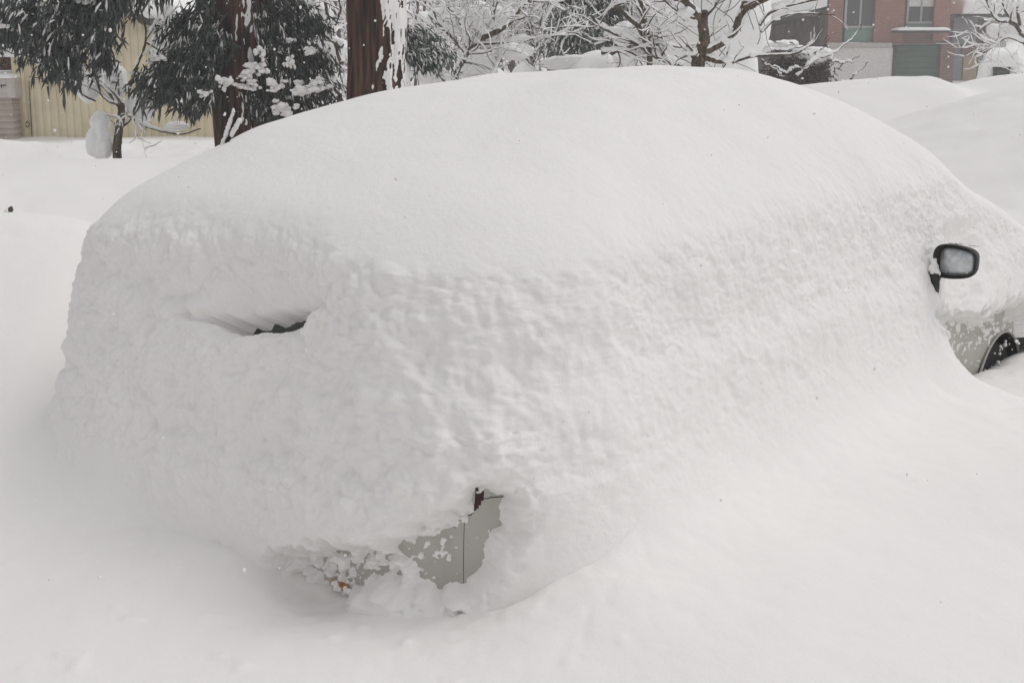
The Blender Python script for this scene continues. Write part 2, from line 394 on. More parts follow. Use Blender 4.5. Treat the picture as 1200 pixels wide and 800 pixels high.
# crumbs still clinging to the thinly covered paint
n_c = fbm(P3, 0.020, 91, 3, 0.6).reshape(pxb.shape)
wS = 1-sstep(-4, 26, polysd(pxb, pyb, SPECK)); wB = (1-sstep(-6, 30, polysd(pxb, pyb, [(455, 640), (500, 618), (535, 602), (556, 615), (530, 640), (500, 670), (470, 668)])))*1.0
wF = 1-sstep(-5, 30, polysd(pxb, pyb, [(1093, 375), (1150, 378), (1215, 372), (1240, 384), (1165, 386), (1135, 412), (1120, 424), (1105, 410)]))
wE = 0.22*sstep(-24, -4, polysd(pxb, pyb, BUMPER))
wc = np.clip(np.maximum(np.maximum(wS*1.15, wB), np.maximum(wF*1.0, wE)), 0, 1.2)
thin = np.where(near, 1-sstep(0.0, 0.35, K), 0)
K = K + thin*np.where(wc > 0, np.clip(0.42*(n_c-0.38+0.42*wc), 0, 0.16), 0)
# lumps
S3 = PS.reshape(-1, 3)
wp = np.stack([fbm(S3, 0.12, 51+i, 2) for i in range(3)], -1)*0.045
rearw_ = sstep(0.55, 0.05, Us_).ravel()*sstep(0.0, 0.12, Vs_+0.05).ravel(); amp_ = 0.85+1.25*rearw_
vertf = 1-np.abs(NS[..., 2]).ravel()
def lumps(Pn):
    a = 1-np.clip(worley(Pn, 0.075, 5), 0, 1)**2; b = 1-np.clip(worley(Pn, 0.034, 6), 0, 1)**2
    return a, b
la, lb = lumps(S3+wp)
big = fbm(S3, 0.22, 61, 3)
side = sstep(0.15, 0.75, vertf)*sstep(0.50, 1.10, S3[:, 2]+0.28*sstep(0.5, 0.0, Us_.ravel())+0.08*vnoise(S3, 0.3, 9))
patch = 0.65+0.5*fbm(S3, 0.45, 71, 2)
disp = side*amp_*(0.011*fbm(S3, 0.085, 95, 4, 0.6)+0.014*(la-0.55)*np.clip(patch, 0.1, 1.4) + 0.0055*(lb-0.5)*np.clip(1.6-patch, 0.4, 1.3) + 0.014*big) + (1-side)*(0.004*big + 0.0015*(lb-0.5)) + side*0.0035*fbm(S3, 0.022, 81, 2)
disp = disp.reshape(pxb.shape)
wl = np.where(near, np.maximum(1-sstep(30, 150, np.minimum(polysd(pxb, pyb, BUMPER), polysd(pxb, pyb, SPECK))), 1-sstep(5, 60, polysd(pxb, pyb, FENDER))), 0)
DD = PS-PB; dl = np.linalg.norm(DD, axis=-1); nd = (DD*NB).sum(-1)
lim = np.minimum(np.clip(nd, 0.03, 1), 0.115)
DD = DD*(1-wl)[..., None] + NB*(lim*wl)[..., None]
PF = PB + DD*K[..., None] + NS*(disp*np.clip(K*1.7, 0.15, 1.15))[..., None]
ctr_thin = (K < 0.3)[..., None]
PF = PF + ctr_thin*NB*(0.006*n_f)[..., None]
# silhouette report
px_, py_ = proj(PF); tgt = [(110, 250), (180, 205), (260, 175), (330, 142), (400, 115), (500, 95), (600, 85), (700, 77), (800, 72), (870, 78), (950, 100), (1000, 128), (1050, 160), (1100, 200), (1150, 240)]
print('SIL', [(x, y, int(py_[np.abs(px_-x) < 3].min())) for x, y in tgt])
print('LEFT', [(y, x, int(px_[np.abs(py_-y) < 3].min())) for y, x in [(270, 100), (350, 83), (450, 68), (550, 52), (600, 40)]])

van = thing('minivan', 'light grey minivan buried under a thick blanket of fresh snow, rear corner bumper showing', 'car', (CC[0]+2.3*CU[0]+0.85*CV[0], CC[1]+2.3*CU[1]+0.85*CV[1], 0))
FQ = grid_faces(NT, NCOL, True)
kf = K.ravel(); keep = (kf[FQ] > -0.035).any(1)
fc = FQ[:, 0]; au = Ub.ravel()[fc]; az = Zb.ravel()[fc]; keep &= ~((np.hypot(au-4.04, az-0.275) < 0.325) & (fc % NCOL >= 410) & (fc % NCOL < 1000) & (kf[fc] < 0.45))
b = Buf().add(PF.reshape(-1, 3), FQ[keep]); b.build('snow_cover', M['snow_car'], van)
# body skin, split by panel
fc = FQ[:, 0]; fi = fc//NCOL; fj = fc % NCOL
fu = Ub.ravel()[fc]; fv = Vb.ravel()[fc]; fz = Zb.ravel()[fc]; fpx = pxb.ravel()[fc]; fpy = pyb.ravel()[fc]; fnear = near.ravel()[fc]
WU, WZ, WR = 4.04, 0.275, 0.31        # front wheel (on the right flank)
arch = (np.hypot(fu-WU, fz-WZ) < WR+0.025) | (np.hypot(fu-0.95, fz-WZ) < WR+0.025); arch &= (fj >= 410) & (fj < 1100) & ((fv < 0.08) | (fv > 1.62))
rearw = (fu < 0.40) & (fz > 1.0) & (fz < 1.42) & (fv > 0.28) & (fv < 1.42)
bump_ = (fu < 0.50) & (fz < 0.865)
tail = (fu < 0.36) & (fz > 0.885) & (fz < 1.22) & ((fv < 0.22) | (fv > 1.48)) & ~rearw
tail |= fnear & (polysd(fpx, fpy, [(556, 570), (567, 577), (563, 590), (555, 600), (548, 606), (546, 600), (556, 588)]) < 0)
bump_ &= ~tail
sidew = (fz > 1.05) & (fz < 1.40) & (fu > 0.45) & (fu < 3.2) & ~rearw
wind = (fz > 1.06) & (fz < 1.42) & (fu > 3.0) & (fv > 0.25) & (fv < 1.45)
sidew &= ~wind
rest = ~(arch | rearw | bump_ | tail | sidew | wind)
def skin(name, mask, mat):
    F = FQ[mask]; used, inv = np.unique(F, return_inverse=True)
    return Buf().add(PB.reshape(-1, 3)[used], inv.reshape(-1, 4)).build(name, mat, van)
skin('body', rest, M['paint']); skin('rear_bumper', bump_ & ~arch, M['paint']); skin('rear_window', rearw, M['glass'])
skin('tail_light', tail & (fv < 0.85), M['darkred']); skin('tail_light', tail & (fv >= 0.85), M['darkred'])
skin('side_window', sidew & (fv < 0.85), M['glass']); skin('side_window', sidew & (fv >= 0.85), M['glass']); skin('windscreen', wind, M['glass'])
def on_skin(px, py):
    d = (pxb-px)**2+(pyb-py)**2+np.where(near, 0, 1e6); k = np.unravel_index(np.argmin(d), d.shape); return PB[k], NB[k]
def seam(name, pts, r, mat, off=0.0008):
    P = []
    for (a, b_), (c, d) in zip(pts[:-1], pts[1:]):
        for f in np.linspace(0, 1, 8): q, n = on_skin(a+(c-a)*f, b_+(d-b_)*f); P.append(q+n*off)
    P = [p for i, p in enumerate(P) if i == 0 or np.linalg.norm(p-P[i-1]) > 1e-4]
    bb = Buf(); tube(bb, P, r, 5); return bb.build(name, mat, van)
seam('panel_gap', [(560, 584), (575, 583), (592, 581)], 0.0012, M['black'])
seam('panel_gap', [(543, 612), (544, 640), (543, 690)], 0.0006, M['black'])
# orange reflector let into the bumper
bb = Buf(); q, n = on_skin(402, 684); print('REFL', q, w2car(q[0], q[1])); e1 = np.cross(n, [0, 0, 1.0]); e1 /= np.linalg.norm(e1); e2 = np.cross(e1, n)
V, F = ICO[3]; P = q+n*0.012+V[:, :1]*e1*0.042+V[:, 1:2]*e2*0.014+V[:, 2:]*n*0.012; bb.add(P, F); refl = bb.build('reflector', M['orange'], van)
tag(refl, 'orange rear reflector peeping through the snow', None)
bb = Buf(); vv = RNG.normal(size=(16, 2))
for i in range(16):
    blob(bb, q+n*0.024+e1*vv[i, 0]*0.028+e2*(0.004+vv[i, 1]*0.010), 0.004+0.005*RNG.random(), 2, 0.4, 0.7, i)
bb.build('snow_crumbs', M['snow_car'], van)
# front wheels
def ring(buf, c, axis, prof, n=48):
    axis = axis/np.linalg.norm(axis); a1 = np.array([0, 0, 1.0]); a2 = np.cross(axis, a1)
    th = np.arange(n)*2*math.pi/n; m = len(prof)
    V = np.array([[c+axis*o+r*(math.cos(t)*a1+math.sin(t)*a2) for t in th] for r, o in prof]).reshape(-1, 3)
    buf.add(V, grid_faces(m, n, True))
CV3 = np.array([CV[0], CV[1], 0]); CU3 = np.array([CU[0], CU[1], 0])
for u_ in (WU, 0.95):
    for vv_, sg in ((0.03, -1), (1.67, 1)):
        c = car2w(np.array(u_), np.array(vv_), np.array(WZ-0.02)); ax = CV3*sg
        t = Buf(); ring(t, c, ax, [(0.19, 0.0), (0.26, 0.012), (0.292, 0.004), (0.305, -0.03), (0.305, -0.17), (0.29, -0.19), (0.19, -0.19)])
        w = t.build('wheel', M['rubber'], van); PLOC[w.name] = (0, 0, 0)
        r = Buf(); ring(r, c, ax, [(0.19, 0.002), (0.175, -0.012), (0.165, -0.05), (0.06, -0.045), (0.05, -0.02), (0.001, -0.018)])
        for k in range(7):
            th = k*2*math.pi/7; a2 = np.cross(ax, [0, 0, 1.0]); d = math.cos(th)*np.array([0, 0, 1.0])+math.sin(th)*a2
            tube(r, [c+d*0.04-ax*0.02, c+d*0.11-ax*0.016, c+d*0.178-ax*0.012], [0.018, 0.013, 0.016], 6)
        o = r.build('rim', M['alloy'], w); o.location = (0, 0, 0)
    if u_ == WU:
        # dark wheel housing and the moulding round the arch
        for vv_, sg in ((0.0, -1), (1.70, 1)):
            c = car2w(np.array(u_), np.array(vv_), np.array(WZ)); ax = CV3*sg
            t = Buf(); ring(t, c, ax, [(WR+0.02, 0.004), (WR+0.022, -0.10), (WR+0.01, -0.24), (0.001, -0.25)], 64); t.build('wheel_housing', M['black'], van)
            c = car2w(np.array(u_), np.array(vv_-sg*0.0), np.array(WZ)); t = Buf()
            pts = [c+(WR+0.03)*(math.cos(a)*CU3+math.sin(a)*np.array([0, 0, 1.0]))+ax*0.006 for a in np.linspace(-0.1, math.pi+0.1, 40)]
            tube(t, pts, 0.007, 8); t.build('arch_lip', M['paint'], van)
# powder blown into the arch, on the tyre
c = car2w(np.array(WU), np.array(-0.01), np.array(WZ)); bb = Buf()
for i in range(26):
    a = RNG.uniform(0.2, 2.6); r = RNG.uniform(0.15, 0.31)
    blob(bb, c+r*(math.cos(a)*CU3+math.sin(a)*np.array([0, 0, 1.0]))-CV3*(0.004), (0.004+0.007*RNG.random()), 2, 0.6, 0.6, i)
bb.build('snow_crumbs', M['snow_car'], van)
# door mirror: faces the tail of the car
mc = at(1119, 307, 5.36)
mr = CV3*-1; mu_ = np.array([0, 0, 1.0]); mf = -CU3     # right (outboard), up, towards the rear
def mplate(buf, prof, n=44, sx=0.094, sz=0.073, ex=3.4, cx=0, cz=0):
    """prof: (scale, forward offset)"""
    th = np.arange(n)*2*math.pi/n
    cs = np.sign(np.cos(th))*np.abs(np.cos(th))**(2/ex); sn = np.sign(np.sin(th))*np.abs(np.sin(th))**(2/ex)
    sk = 1-0.10*np.clip(cs, 0, 1)*np.abs(sn)
    V = np.array([[mc+mr*(cx+sx*s*cs[i])+mu_*(cz+sz*s*sn[i]*sk[i]*(1-0.05*cs[i]))+mf*o for i in range(n)] for s, o in prof]).reshape(-1, 3)
    m = len(prof); c0 = len(V); V = np.vstack([V, mc+mr*cx+mu_*cz+mf*prof[-1][1]])
    j = np.arange(n); k = (j+1) % n
    buf.add(V, [grid_faces(m, n, True), np.stack([(m-1)*n+j, (m-1)*n+k, np.full(n, c0)], -1)])
t = Buf(); mplate(t, [(0.02, -0.10), (0.55, -0.095), (0.85, -0.07), (0.97, -0.03), (1.0, 0.0), (0.985, 0.010), (0.93, 0.012), (0.90, -0.006), (0.02, -0.006)])
mir = t.build('side_mirror', M['black'], van); PLOC[mir.name] = (0, 0, 0)
t = Buf(); mplate(t, [(1.0, 0.0), (0.99, 0.003), (0.02, 0.0035)], sx=0.073, sz=0.0585, cx=0.011, cz=0.0, ex=4.0)
o = t.build('mirror_glass', M['mirror'], mir); o.location = (0, 0, 0)
t = Buf(); tube(t, spline([mc-mr*0.076-mu_*0.055, mc-mr*0.080-mu_*0.09, mc-mr*0.078-mu_*0.115-mf*0.01, mc-mr*0.09-mu_*0.17-mf*0.05], 12), np.linspace(0.026, 0.012, 12), 10)
o = t.build('mirror_stalk', M['black'], mir); o.location = (0, 0, 0)
t = Buf()
for a_, b_, s_ in ((-0.088, -0.03, 0.020), (-0.080, -0.048, 0.019), (-0.090, -0.004, 0.014), (-0.066, -0.056, 0.012)): blob(t, mc+mr*a_+mu_*b_+mf*0.006, (s_, s_, s_*1.2), 3, 0.25, 0.7, int(s_*1000))
for i in range(9): blob(t, mc+mr*RNG.uniform(-0.08, 0.09)+mu_*(0.072+0.004*RNG.random())+mf*RNG.uniform(-0.05, 0), (0.010, 0.010, 0.004), 2, 0.3, 0.7, i)
for i in range(7): blob(t, mc+mr*RNG.uniform(-0.06, 0.08)+mu_*RNG.uniform(-0.05, 0.05)+mf*0.010, 0.0028, 1, 0.3, 0.7, i)
o = t.build('snow', M['snow_car'], mir); o.location = (0, 0, 0)
# aerial on the roof, caked with snow
A0 = at(261, 181, 4.75); A1 = at(278, 131, 4.72); t = Buf()
tube(t, spline([A0-[0, 0, 0.1], A0, (A0+A1)/2+[0.004, 0, 0], A1], 16), np.linspace(0.011, 0.006, 16), 8)
B0 = A0*0.62+A1*0.38; B1 = at(279, 142, 4.72); tube(t, spline([B0, (B0+B1)/2+[0.006, 0, 0], B1], 8), np.linspace(0.007, 0.004, 8), 6)
ant = t.build('roof_antenna', M['black'], van); t = Buf()
for f in np.linspace(0.12, 1.0, 22):
    p = A0+(A1-A0)*f; blob(t, p+[-0.013, -0.002, 0.002], (0.004+0.005*RNG.random(), 0.006, 0.011), 2, 0.3, 0.7, int(f*99))
for f in np.linspace(0.2, 1.0, 12):
    p = B0+(B1-B0)*f; blob(t, p+[0.006, -0.004, 0.002], (0.008, 0.008, 0.011), 2, 0.3, 0.7, int(f*77))
o = t.build('snow', M['snow_car'], ant); o.location = (0, 0, 0)

# ------------------------------------------------------------------ ground
def bell(x, c, wl, wr):
    return np.where(x < c, np.exp(-((x-c)/wl)**2), np.exp(-((x-c)/wr)**2))
def smax(a, b, k):
    h = np.clip(0.5+0.5*(a-b)/k, 0, 1); return b+(a-b)*h+k*h*(1-h)
def car_sd(x, y):
    u, v = w2car(x, y); r = 0.35
    qx = np.abs(u-2.3)-(2.3-r); qy = np.abs(v-0.97)-(0.97-r)
    return np.hypot(np.maximum(qx, 0), np.maximum(qy, 0))+np.minimum(np.maximum(qx, qy), 0)-r, u, v
def interp_x(x, pts):
    p = np.array(pts); return smooth_interp(np.clip(x, p[0, 0], p[-1, 0]-1e-6), p[:, 0], p[:, 1])
def ground(x, y):
    P2 = np.stack([x, y, 0*x], -1)
    base = 0.50 + 0.06*fbm(P2, 1.8, 101, 3)
    base = base + 0.05*sstep(-1.9, -3.0, x)*sstep(6, 3.5, y)
    base = base + 0.18*sstep(7, 12, y)*(1-sstep(26, 50, y))
    base = base - 0.30*sstep(30, 55, y) + 5.5*sstep(50, 160, y) + 14*sstep(120, 320, y)
    # bank on the left beside the van
    z1 = interp_x(x, [(-9, 1.1), (-4, 1.36), (-2.3, 1.33), (-1.95, 1.27), (-1.5, 0.95), (-0.6, 0.5), (0.4, 0.2)])
    g = base + (z1-0.55)*bell(y, 5.9, 1.25, 0.55)*sstep(-0.9, -2.0, x)
    # long bank behind it
    z2 = interp_x(x, [(-12, 1.35), (-6, 1.28), (-3.8, 1.26), (-2.4, 1.24), (-1.0, 1.2), (2.0, 1.0), (3.0, 0.9)])
    g = smax(g, z2*bell(y, 9.6+0.15*x, 2.6, 2.4)*sstep(3.2, 0.5, x), 0.12)
    g = smax(g, (0.80+0.07*fbm(P2, 0.5, 111, 3))*bell(y, 16.5, 3.0, 3.0)*sstep(0, -2, x), 0.06)
    # banks on the right
    z4 = interp_x(x, [(1.5, 0.9), (2.6, 1.36), (3.0, 1.44), (3.5, 1.56), (4.0, 1.70), (5.5, 1.95), (9, 1.8), (14, 1.6)])
    g = smax(g, z4*bell(y, 10.4, 3.4, 1.9)*sstep(1.2, 3.0, x), 0.15)
    rid = 0.05*np.exp(-((y-8.2-0.35*(x-3.2)+0.12*np.sin(3*x))/0.22)**2)*sstep(2.4, 3.2, x)
    rid = rid - 0.04*np.exp(-((y-7.75-0.35*(x-3.2))/0.25)**2)*sstep(2.4, 3.2, x)
    g = g + rid
    z5 = interp_x(x, [(3.0, 1.0), (4.2, 1.33), (5.2, 1.50), (6.2, 1.58), (6.75, 1.42), (7.2, 1.50), (8.3, 1.62), (14, 1.6)])
    g = smax(g, (z5+0.05*fbm(P2, 0.9, 171, 3))*bell(y, 20.0, 4.5, 3.5)*sstep(1.5, 4.0, x), 0.08)
    g = g + 0.07*fbm(P2, (0.9, 0.45, 1), 181, 3)*sstep(2.0, 3.2, x)*sstep(6.8, 7.6, y)*(1-sstep(12, 14, y))
    # snow drifted against the van
    d, u, v = car_sd(x, y)
    flank = sstep(0.25, -0.1, v)*sstep(-0.3, 0.3, u); amp = 0.05+0.17*flank
    bumper = np.exp(-((u-0.0)/0.55)**4)*np.exp(-((v-0.42)/0.50)**4); amp = amp*(1-bumper); g = g-0.035*np.exp(-((u+0.10)/0.42)**2-((v-0.45)/0.48)**2)-0.06*np.exp(-((u+0.08)/0.30)**2-((v-0.62)/0.20)**2)
    fend = sstep(2.55, 3.1, u)*sstep(0.4, 0.0, v); amp = amp-0.24*fend
    g = g + amp*np.exp(-np.clip(d, -0.1, 9)/0.42)*sstep(-0.5, -0.1, d)
    g = g + 0.02*fend*np.exp(-np.clip(d, 0, 9)/0.5)
    g = g + 0.05*np.exp(-((u-1.6)/1.4)**2-((v+0.9)/0.6)**2)
    zr = np.interp(d, [0.05, 0.09, 0.18, 0.46, 0.95], [1.04, 0.86, 0.62, 0.38, 0.10]); zf = np.interp(d, [0.07, 0.11, 0.24, 0.52, 0.95], [1.04, 0.86, 0.62, 0.38, 0.10])
    zl = np.interp(d, [0.26, 0.30, 0.42, 0.68, 1.16], [1.04, 0.86, 0.62, 0.38, 0.10]); wL = sstep(1.55, 1.95, v)
    zs = zr*(1-flank)+zf*flank-1.0*wL
    sm = fbm(P2, 0.35, 121, 3); nearw = 1-sstep(9, 13, y)
    g = g + 0.010*sm*nearw + 0.03*fbm(P2, 1.1, 131, 2)
    lw = np.exp(-np.clip(d, 0, 9)/0.35)*nearw*sstep(-0.3, 0.05, d)
    return g, lw
ys = np.concatenate([np.linspace(-6, 1.2, 30), np.arange(1.3, 7, 0.014), np.arange(7, 13, 0.035), np.arange(13, 26, 0.08), np.geomspace(26.1, 420, 110)])
ks = np.linspace(-1, 1, 760); ks = ks*0.62+ks**3*0.6
Y, Kx = np.meshgrid(ys, ks, indexing='ij'); X = Kx*(np.abs(Y)*0.95+2.6)
G, LW = ground(X.ravel(), Y.ravel())
GP = np.stack([X.ravel(), Y.ravel(), G], -1)
# the ground is moulded to the foot of the drift that lies against the van
CS = 0.02; gx0, gy0, gn = -3.2, 1.6, 400
pz = PF.reshape(-1, 3); ok = (K.ravel() > -0.035) & (pz[:, 2] > 0.12) & (pz[:, 2] < 1.0); pz = pz[ok]
ci = ((pz[:, 0]-gx0)/CS).astype(int); cj = ((pz[:, 1]-gy0)/CS).astype(int); inb = (ci >= 0) & (ci < gn) & (cj >= 0) & (cj < gn)
idx = ci[inb]*gn+cj[inb]; cnt = np.bincount(idx, minlength=gn*gn).astype(float); sm_ = np.bincount(idx, weights=pz[inb, 2], minlength=gn*gn)
Hh = np.where(cnt > 0, sm_/np.maximum(cnt, 1), 0).reshape(gn, gn); Wt = (cnt > 0).astype(float).reshape(gn, gn)
Hh = Hh*Wt
for _ in range(3):
    for ax in (0, 1):
        Hh = (np.roll(Hh, 1, ax)+2*Hh+np.roll(Hh, -1, ax))/4; Wt = (np.roll(Wt, 1, ax)+2*Wt+np.roll(Wt, -1, ax))/4
Hm = np.where(Wt > 0.12, Hh/np.maximum(Wt, 1e-6), -1.0)
fx = (GP[:, 0]-gx0)/CS-0.5; fy = (GP[:, 1]-gy0)/CS-0.5; ii = np.floor(fx).astype(int); jj = np.floor(fy).astype(int)
inn = (ii >= 0) & (ii < gn-1) & (jj >= 0) & (jj < gn-1); ii = np.clip(ii, 0, gn-2); jj = np.clip(jj, 0, gn-2); tx_ = np.clip(fx-ii, 0, 1); ty_ = np.clip(fy-jj, 0, 1)
h00, h10, h01, h11 = Hm[ii, jj], Hm[ii+1, jj], Hm[ii, jj+1], Hm[ii+1, jj+1]
hv = (h00*(1-tx_)+h10*tx_)*(1-ty_)+(h01*(1-tx_)+h11*tx_)*ty_; good = inn & (np.minimum(np.minimum(h00, h10), np.minimum(h01, h11)) > 0)
gu, gv = w2car(GP[:, 0], GP[:, 1])
Ex = np.exp(-(gu/0.45)**4)*np.exp(-((gv-0.50)/0.78)**4); Ex2 = np.exp(-(gu/0.45)**4)*np.exp(-((gv-0.62)/0.22)**4)
Ef = sstep(2.55, 3.0, gu)*sstep(0.6, 0.1, gv)*sstep(-1.2, -0.7, gv)
GP[good, 2] = smax(GP[good, 2], np.minimum(hv[good], (0.80-0.34*Ex-0.09*Ex2)[good])-0.016-0.9*Ef[good], 0.14*(1-0.75*Ex[good]))
nl = (LW > 0.03); q = GP[nl]; wq = np.stack([fbm(q, 0.12, 51+i, 2) for i in range(3)], -1)*0.045
a_, b_ = lumps(q+wq); GP[nl, 2] += LW[nl]*(0.010*fbm(q, 0.085, 95, 4, 0.6)+0.012*(a_-0.5)+0.005*(b_-0.5))
nr = (GP[:, 1] < 13) & (GP[:, 1] > 1); q = GP[nr]
GP[nr, 2] += 0.0022*fbm(q, 0.09, 141, 3, 0.6) + 0.004*fbm(q, 0.3, 143, 2) - 0.010*sstep(0.62, 0.95, vnoise(q, 0.10, 151))*sstep(0.1, 0.6, vnoise(q, 1.1, 153)) + 0.014*sstep(0.70, 0.95, vnoise(q, 0.07, 161))*sstep(0.25, 0.7, vnoise(q, 1.6, 163))
ground_o = Buf().add(GP, grid_faces(len(ys), len(ks))).build('snow_ground', M['snow'])
tag(ground_o, 'deep smooth snow covering the whole ground', None, None, 'structure')
def gz(x, y): return float(ground(np.array([float(x)]), np.array([float(y)]))[0][0])

# ------------------------------------------------------------------ trees
def pad(buf, c, r, seed=0, n=9, sm=1.0):
    rg = np.random.default_rng(seed+1000); r = np.array(r, float)
    for k in range(n):
        o = rg.normal(size=3)*0.45/sm**0.5; o[2] *= 0.7; s = rg.uniform(0.22, 0.62)*sm
        blob(buf, np.array(c)+o*r, r*s*np.array([rg.uniform(0.8, 1.3), 1, rg.uniform(0.6, 1.2)]), 3, 0.45, 0.6, seed+k*13)
def cedar_trunk(name, label, pts, w0, w1, snow_side, seed, thr=0.0, extra=None):
    """pts: world points from root to top; the bark is fluted, wet snow sticks to one side"""
    P = spline(pts, 200); n = 96; th = np.arange(n)*2*math.pi/n
    R = np.linspace(w0, w1, 200); R = R*(1+0.5*np.exp(-np.linspace(0, 12, 200)))
    T, N, B = np.zeros_like(P), np.tile([1.0, 0, 0], (200, 1)), np.tile([0, 1.0, 0], (200, 1))
    D = np.cos(th)[None, :, None]*N[:, None]+np.sin(th)[None, :, None]*B[:, None]
    Q = P[:, None]+D*R[:, None, None]; q3 = Q.reshape(-1, 3)
    fl = fbm(q3, (0.07, 0.07, 1.3), seed, 3).reshape(200, n); fl2 = fbm(q3, (0.022, 0.022, 0.5), seed+5, 2).reshape(200, n)
    Q = P[:, None]+D*(R[:, None]*(1+0.11*fl)+0.010*fl2)[..., None]
    root = thing(name, label, 'tree', pts[0], 'cedars behind the van')
    F = grid_faces(200, n, True)
    Buf().add(Q.reshape(-1, 3), F).build('trunk', M['bark'], root)
    s1 = 1.35*fbm(q3, (0.024, 0.024, 0.15), seed+9, 4, 0.7).reshape(200, n)
    side = (D*np.array(snow_side)).sum(-1)
    th_ = 0.018*np.clip((s1 + 0.75*side - thr), -0.5, 0.9)
    S = Q + D*np.clip(th_, -0.015, 0.012)[..., None]
    Buf().add(S.reshape(-1, 3), F).build('snow', M['snow'], root)
    return root
def sprigs(buf, base, dirs, length, rad):
    """many small drooping needle shoots; one three-sided curved spike each"""
    n = len(base); d = dirs/np.linalg.norm(dirs, axis=1, keepdims=True)
    up = np.tile([0, 0, 1.0], (n, 1)); s = np.cross(d, up); s /= np.linalg.norm(s, axis=1, keepdims=True)+1e-9; t = np.cross(s, d)
    mid = base+d*(length*0.55)[:, None]; tip = base+d*(length*0.95)[:, None]-up*(length*0.30)[:, None]; mid = mid-up*(length*0.06)[:, None]
    V = []
    for c, r in ((base, rad*0.55), (mid, rad)):
        for a in (0, 2.094, 4.189):
            V.append(c+(math.cos(a)*s+math.sin(a)*t)*r[:, None])
    V.append(tip); V = np.stack(V, 1)
    o = (np.arange(n)*7)[:, None, None]
    Q = (np.array([[0, 1, 4, 3], [1, 2, 5, 4], [2, 0, 3, 5]])[None]+o).reshape(-1, 4); T = (np.array([[3, 4, 6], [4, 5, 6], [5, 3, 6]])[None]+o).reshape(-1, 3)
    buf.add(V.reshape(-1, 3), [Q, T])
def boughs(root, specs, seed, Y, needle='needle', ns=1.7, snowiness=1.0, names=('crown', 'snow')):
    """specs: list of (px polyline, droop count, spread px, sprig length m, snow 0..1)"""
    rg = np.random.default_rng(seed); nb = Buf(); sb = Buf(); wb = Buf()
    for (pl, cnt, spread, slen, sn) in specs:
        dY = rg.uniform(-0.35, 0.35); pts = spline([at(p[0], p[1], Y+dY+(p[2] if len(p) > 2 else 0)) for p in pl], 30)
        tube(wb, pts, np.linspace(0.016, 0.006, 30), 6)
        sc = Y/F0
        cnt = int(cnt*ns); f = rg.random(cnt); i = (f*28).astype(int); c = pts[i]+(pts[i+1]-pts[i])*((f*28) % 1)[:, None]
        off = rg.normal(size=(cnt, 3))*spread*sc*np.array([0.5, 0.5, 0.34]); off[:, 2] -= spread*sc*0.35*rg.random(cnt)
        base = c+off; tang = pts[-1]-pts[0]; tang /= np.linalg.norm(tang)
        d = tang*0.5+rg.normal(size=(cnt, 3))*0.45+np.array([0, 0, -0.75]); ln = slen*0.72*rg.uniform(0.5, 1.25, cnt)
        sprigs(nb, base, d, ln, ln*0.07+0.002)
        # side shoots splayed off each
        b2 = base+d/np.linalg.norm(d, axis=1, keepdims=True)*(ln*0.35)[:, None]; d2 = d+rg.normal(size=(cnt, 3))*0.7; sprigs(nb, b2, d2, ln*0.6, ln*0.06+0.002)
        # snow riding on the shoots
        m = (vnoise(base, 0.10, 5)+0.6*vnoise(base, 0.04, 6) > 0.55-0.5*sn*snowiness) & (rg.random(cnt) < 0.8); sprigs(sb, base[m]+[0, -0.005, 0.007], d[m], ln[m]*0.62, ln[m]*0.055+0.003)
        k = int(13*sn*snowiness+0.5)
        for _ in range(k):
            j = rg.integers(4, 29); s = spread*sc*rg.uniform(0.08, 0.26)
            pad(sb, pts[j]+rg.normal(size=3)*spread*sc*0.25+[0, -0.02, s*0.25], (s*1.1, s*0.9, s*0.7), int(rg.integers(999)), 6)
    nb.build(names[0], M[needle], root); wb.build('branches', M['bark2'], root)
    if sb.n: sb.build(names[1], M['snow'], root)
def wander(p, d, ln, n, rg, jit, grav=0):
    P = [np.array(p, float)]; d = d/np.linalg.norm(d)
    for i in range(n):
        d = d+rg.normal(size=3)*jit+np.array([0, 0, grav]); d /= np.linalg.norm(d); P.append(P[-1]+d*ln/n)
    return np.array(P)
def snow_on(sb, P, R, th, rg, sides=7):
    P = np.asarray(P); R = np.broadcast_to(R, (len(P),)); T = np.gradient(P, axis=0); T /= np.linalg.norm(T, axis=1, keepdims=True)+1e-9
    hz = np.sqrt(1-T[:, 2]**2)*0.85+0.15; nz = 0.55+0.9*fbm(P+rg.random()*50, 0.22, 3, 2)
    tp = np.clip(np.linspace(4, 0, len(P)), 0.12, 1)*(1+0.25*fbm(P, 0.05, 7, 2)); t = th*np.clip(nz, 0, 1.3)*hz*tp; tube(sb, P+np.array([0, 0, 1.0])*(R*0.55+t*0.55)[:, None], (R*0.75+t*0.75)*np.clip(tp, 0.3, 1.3), sides)
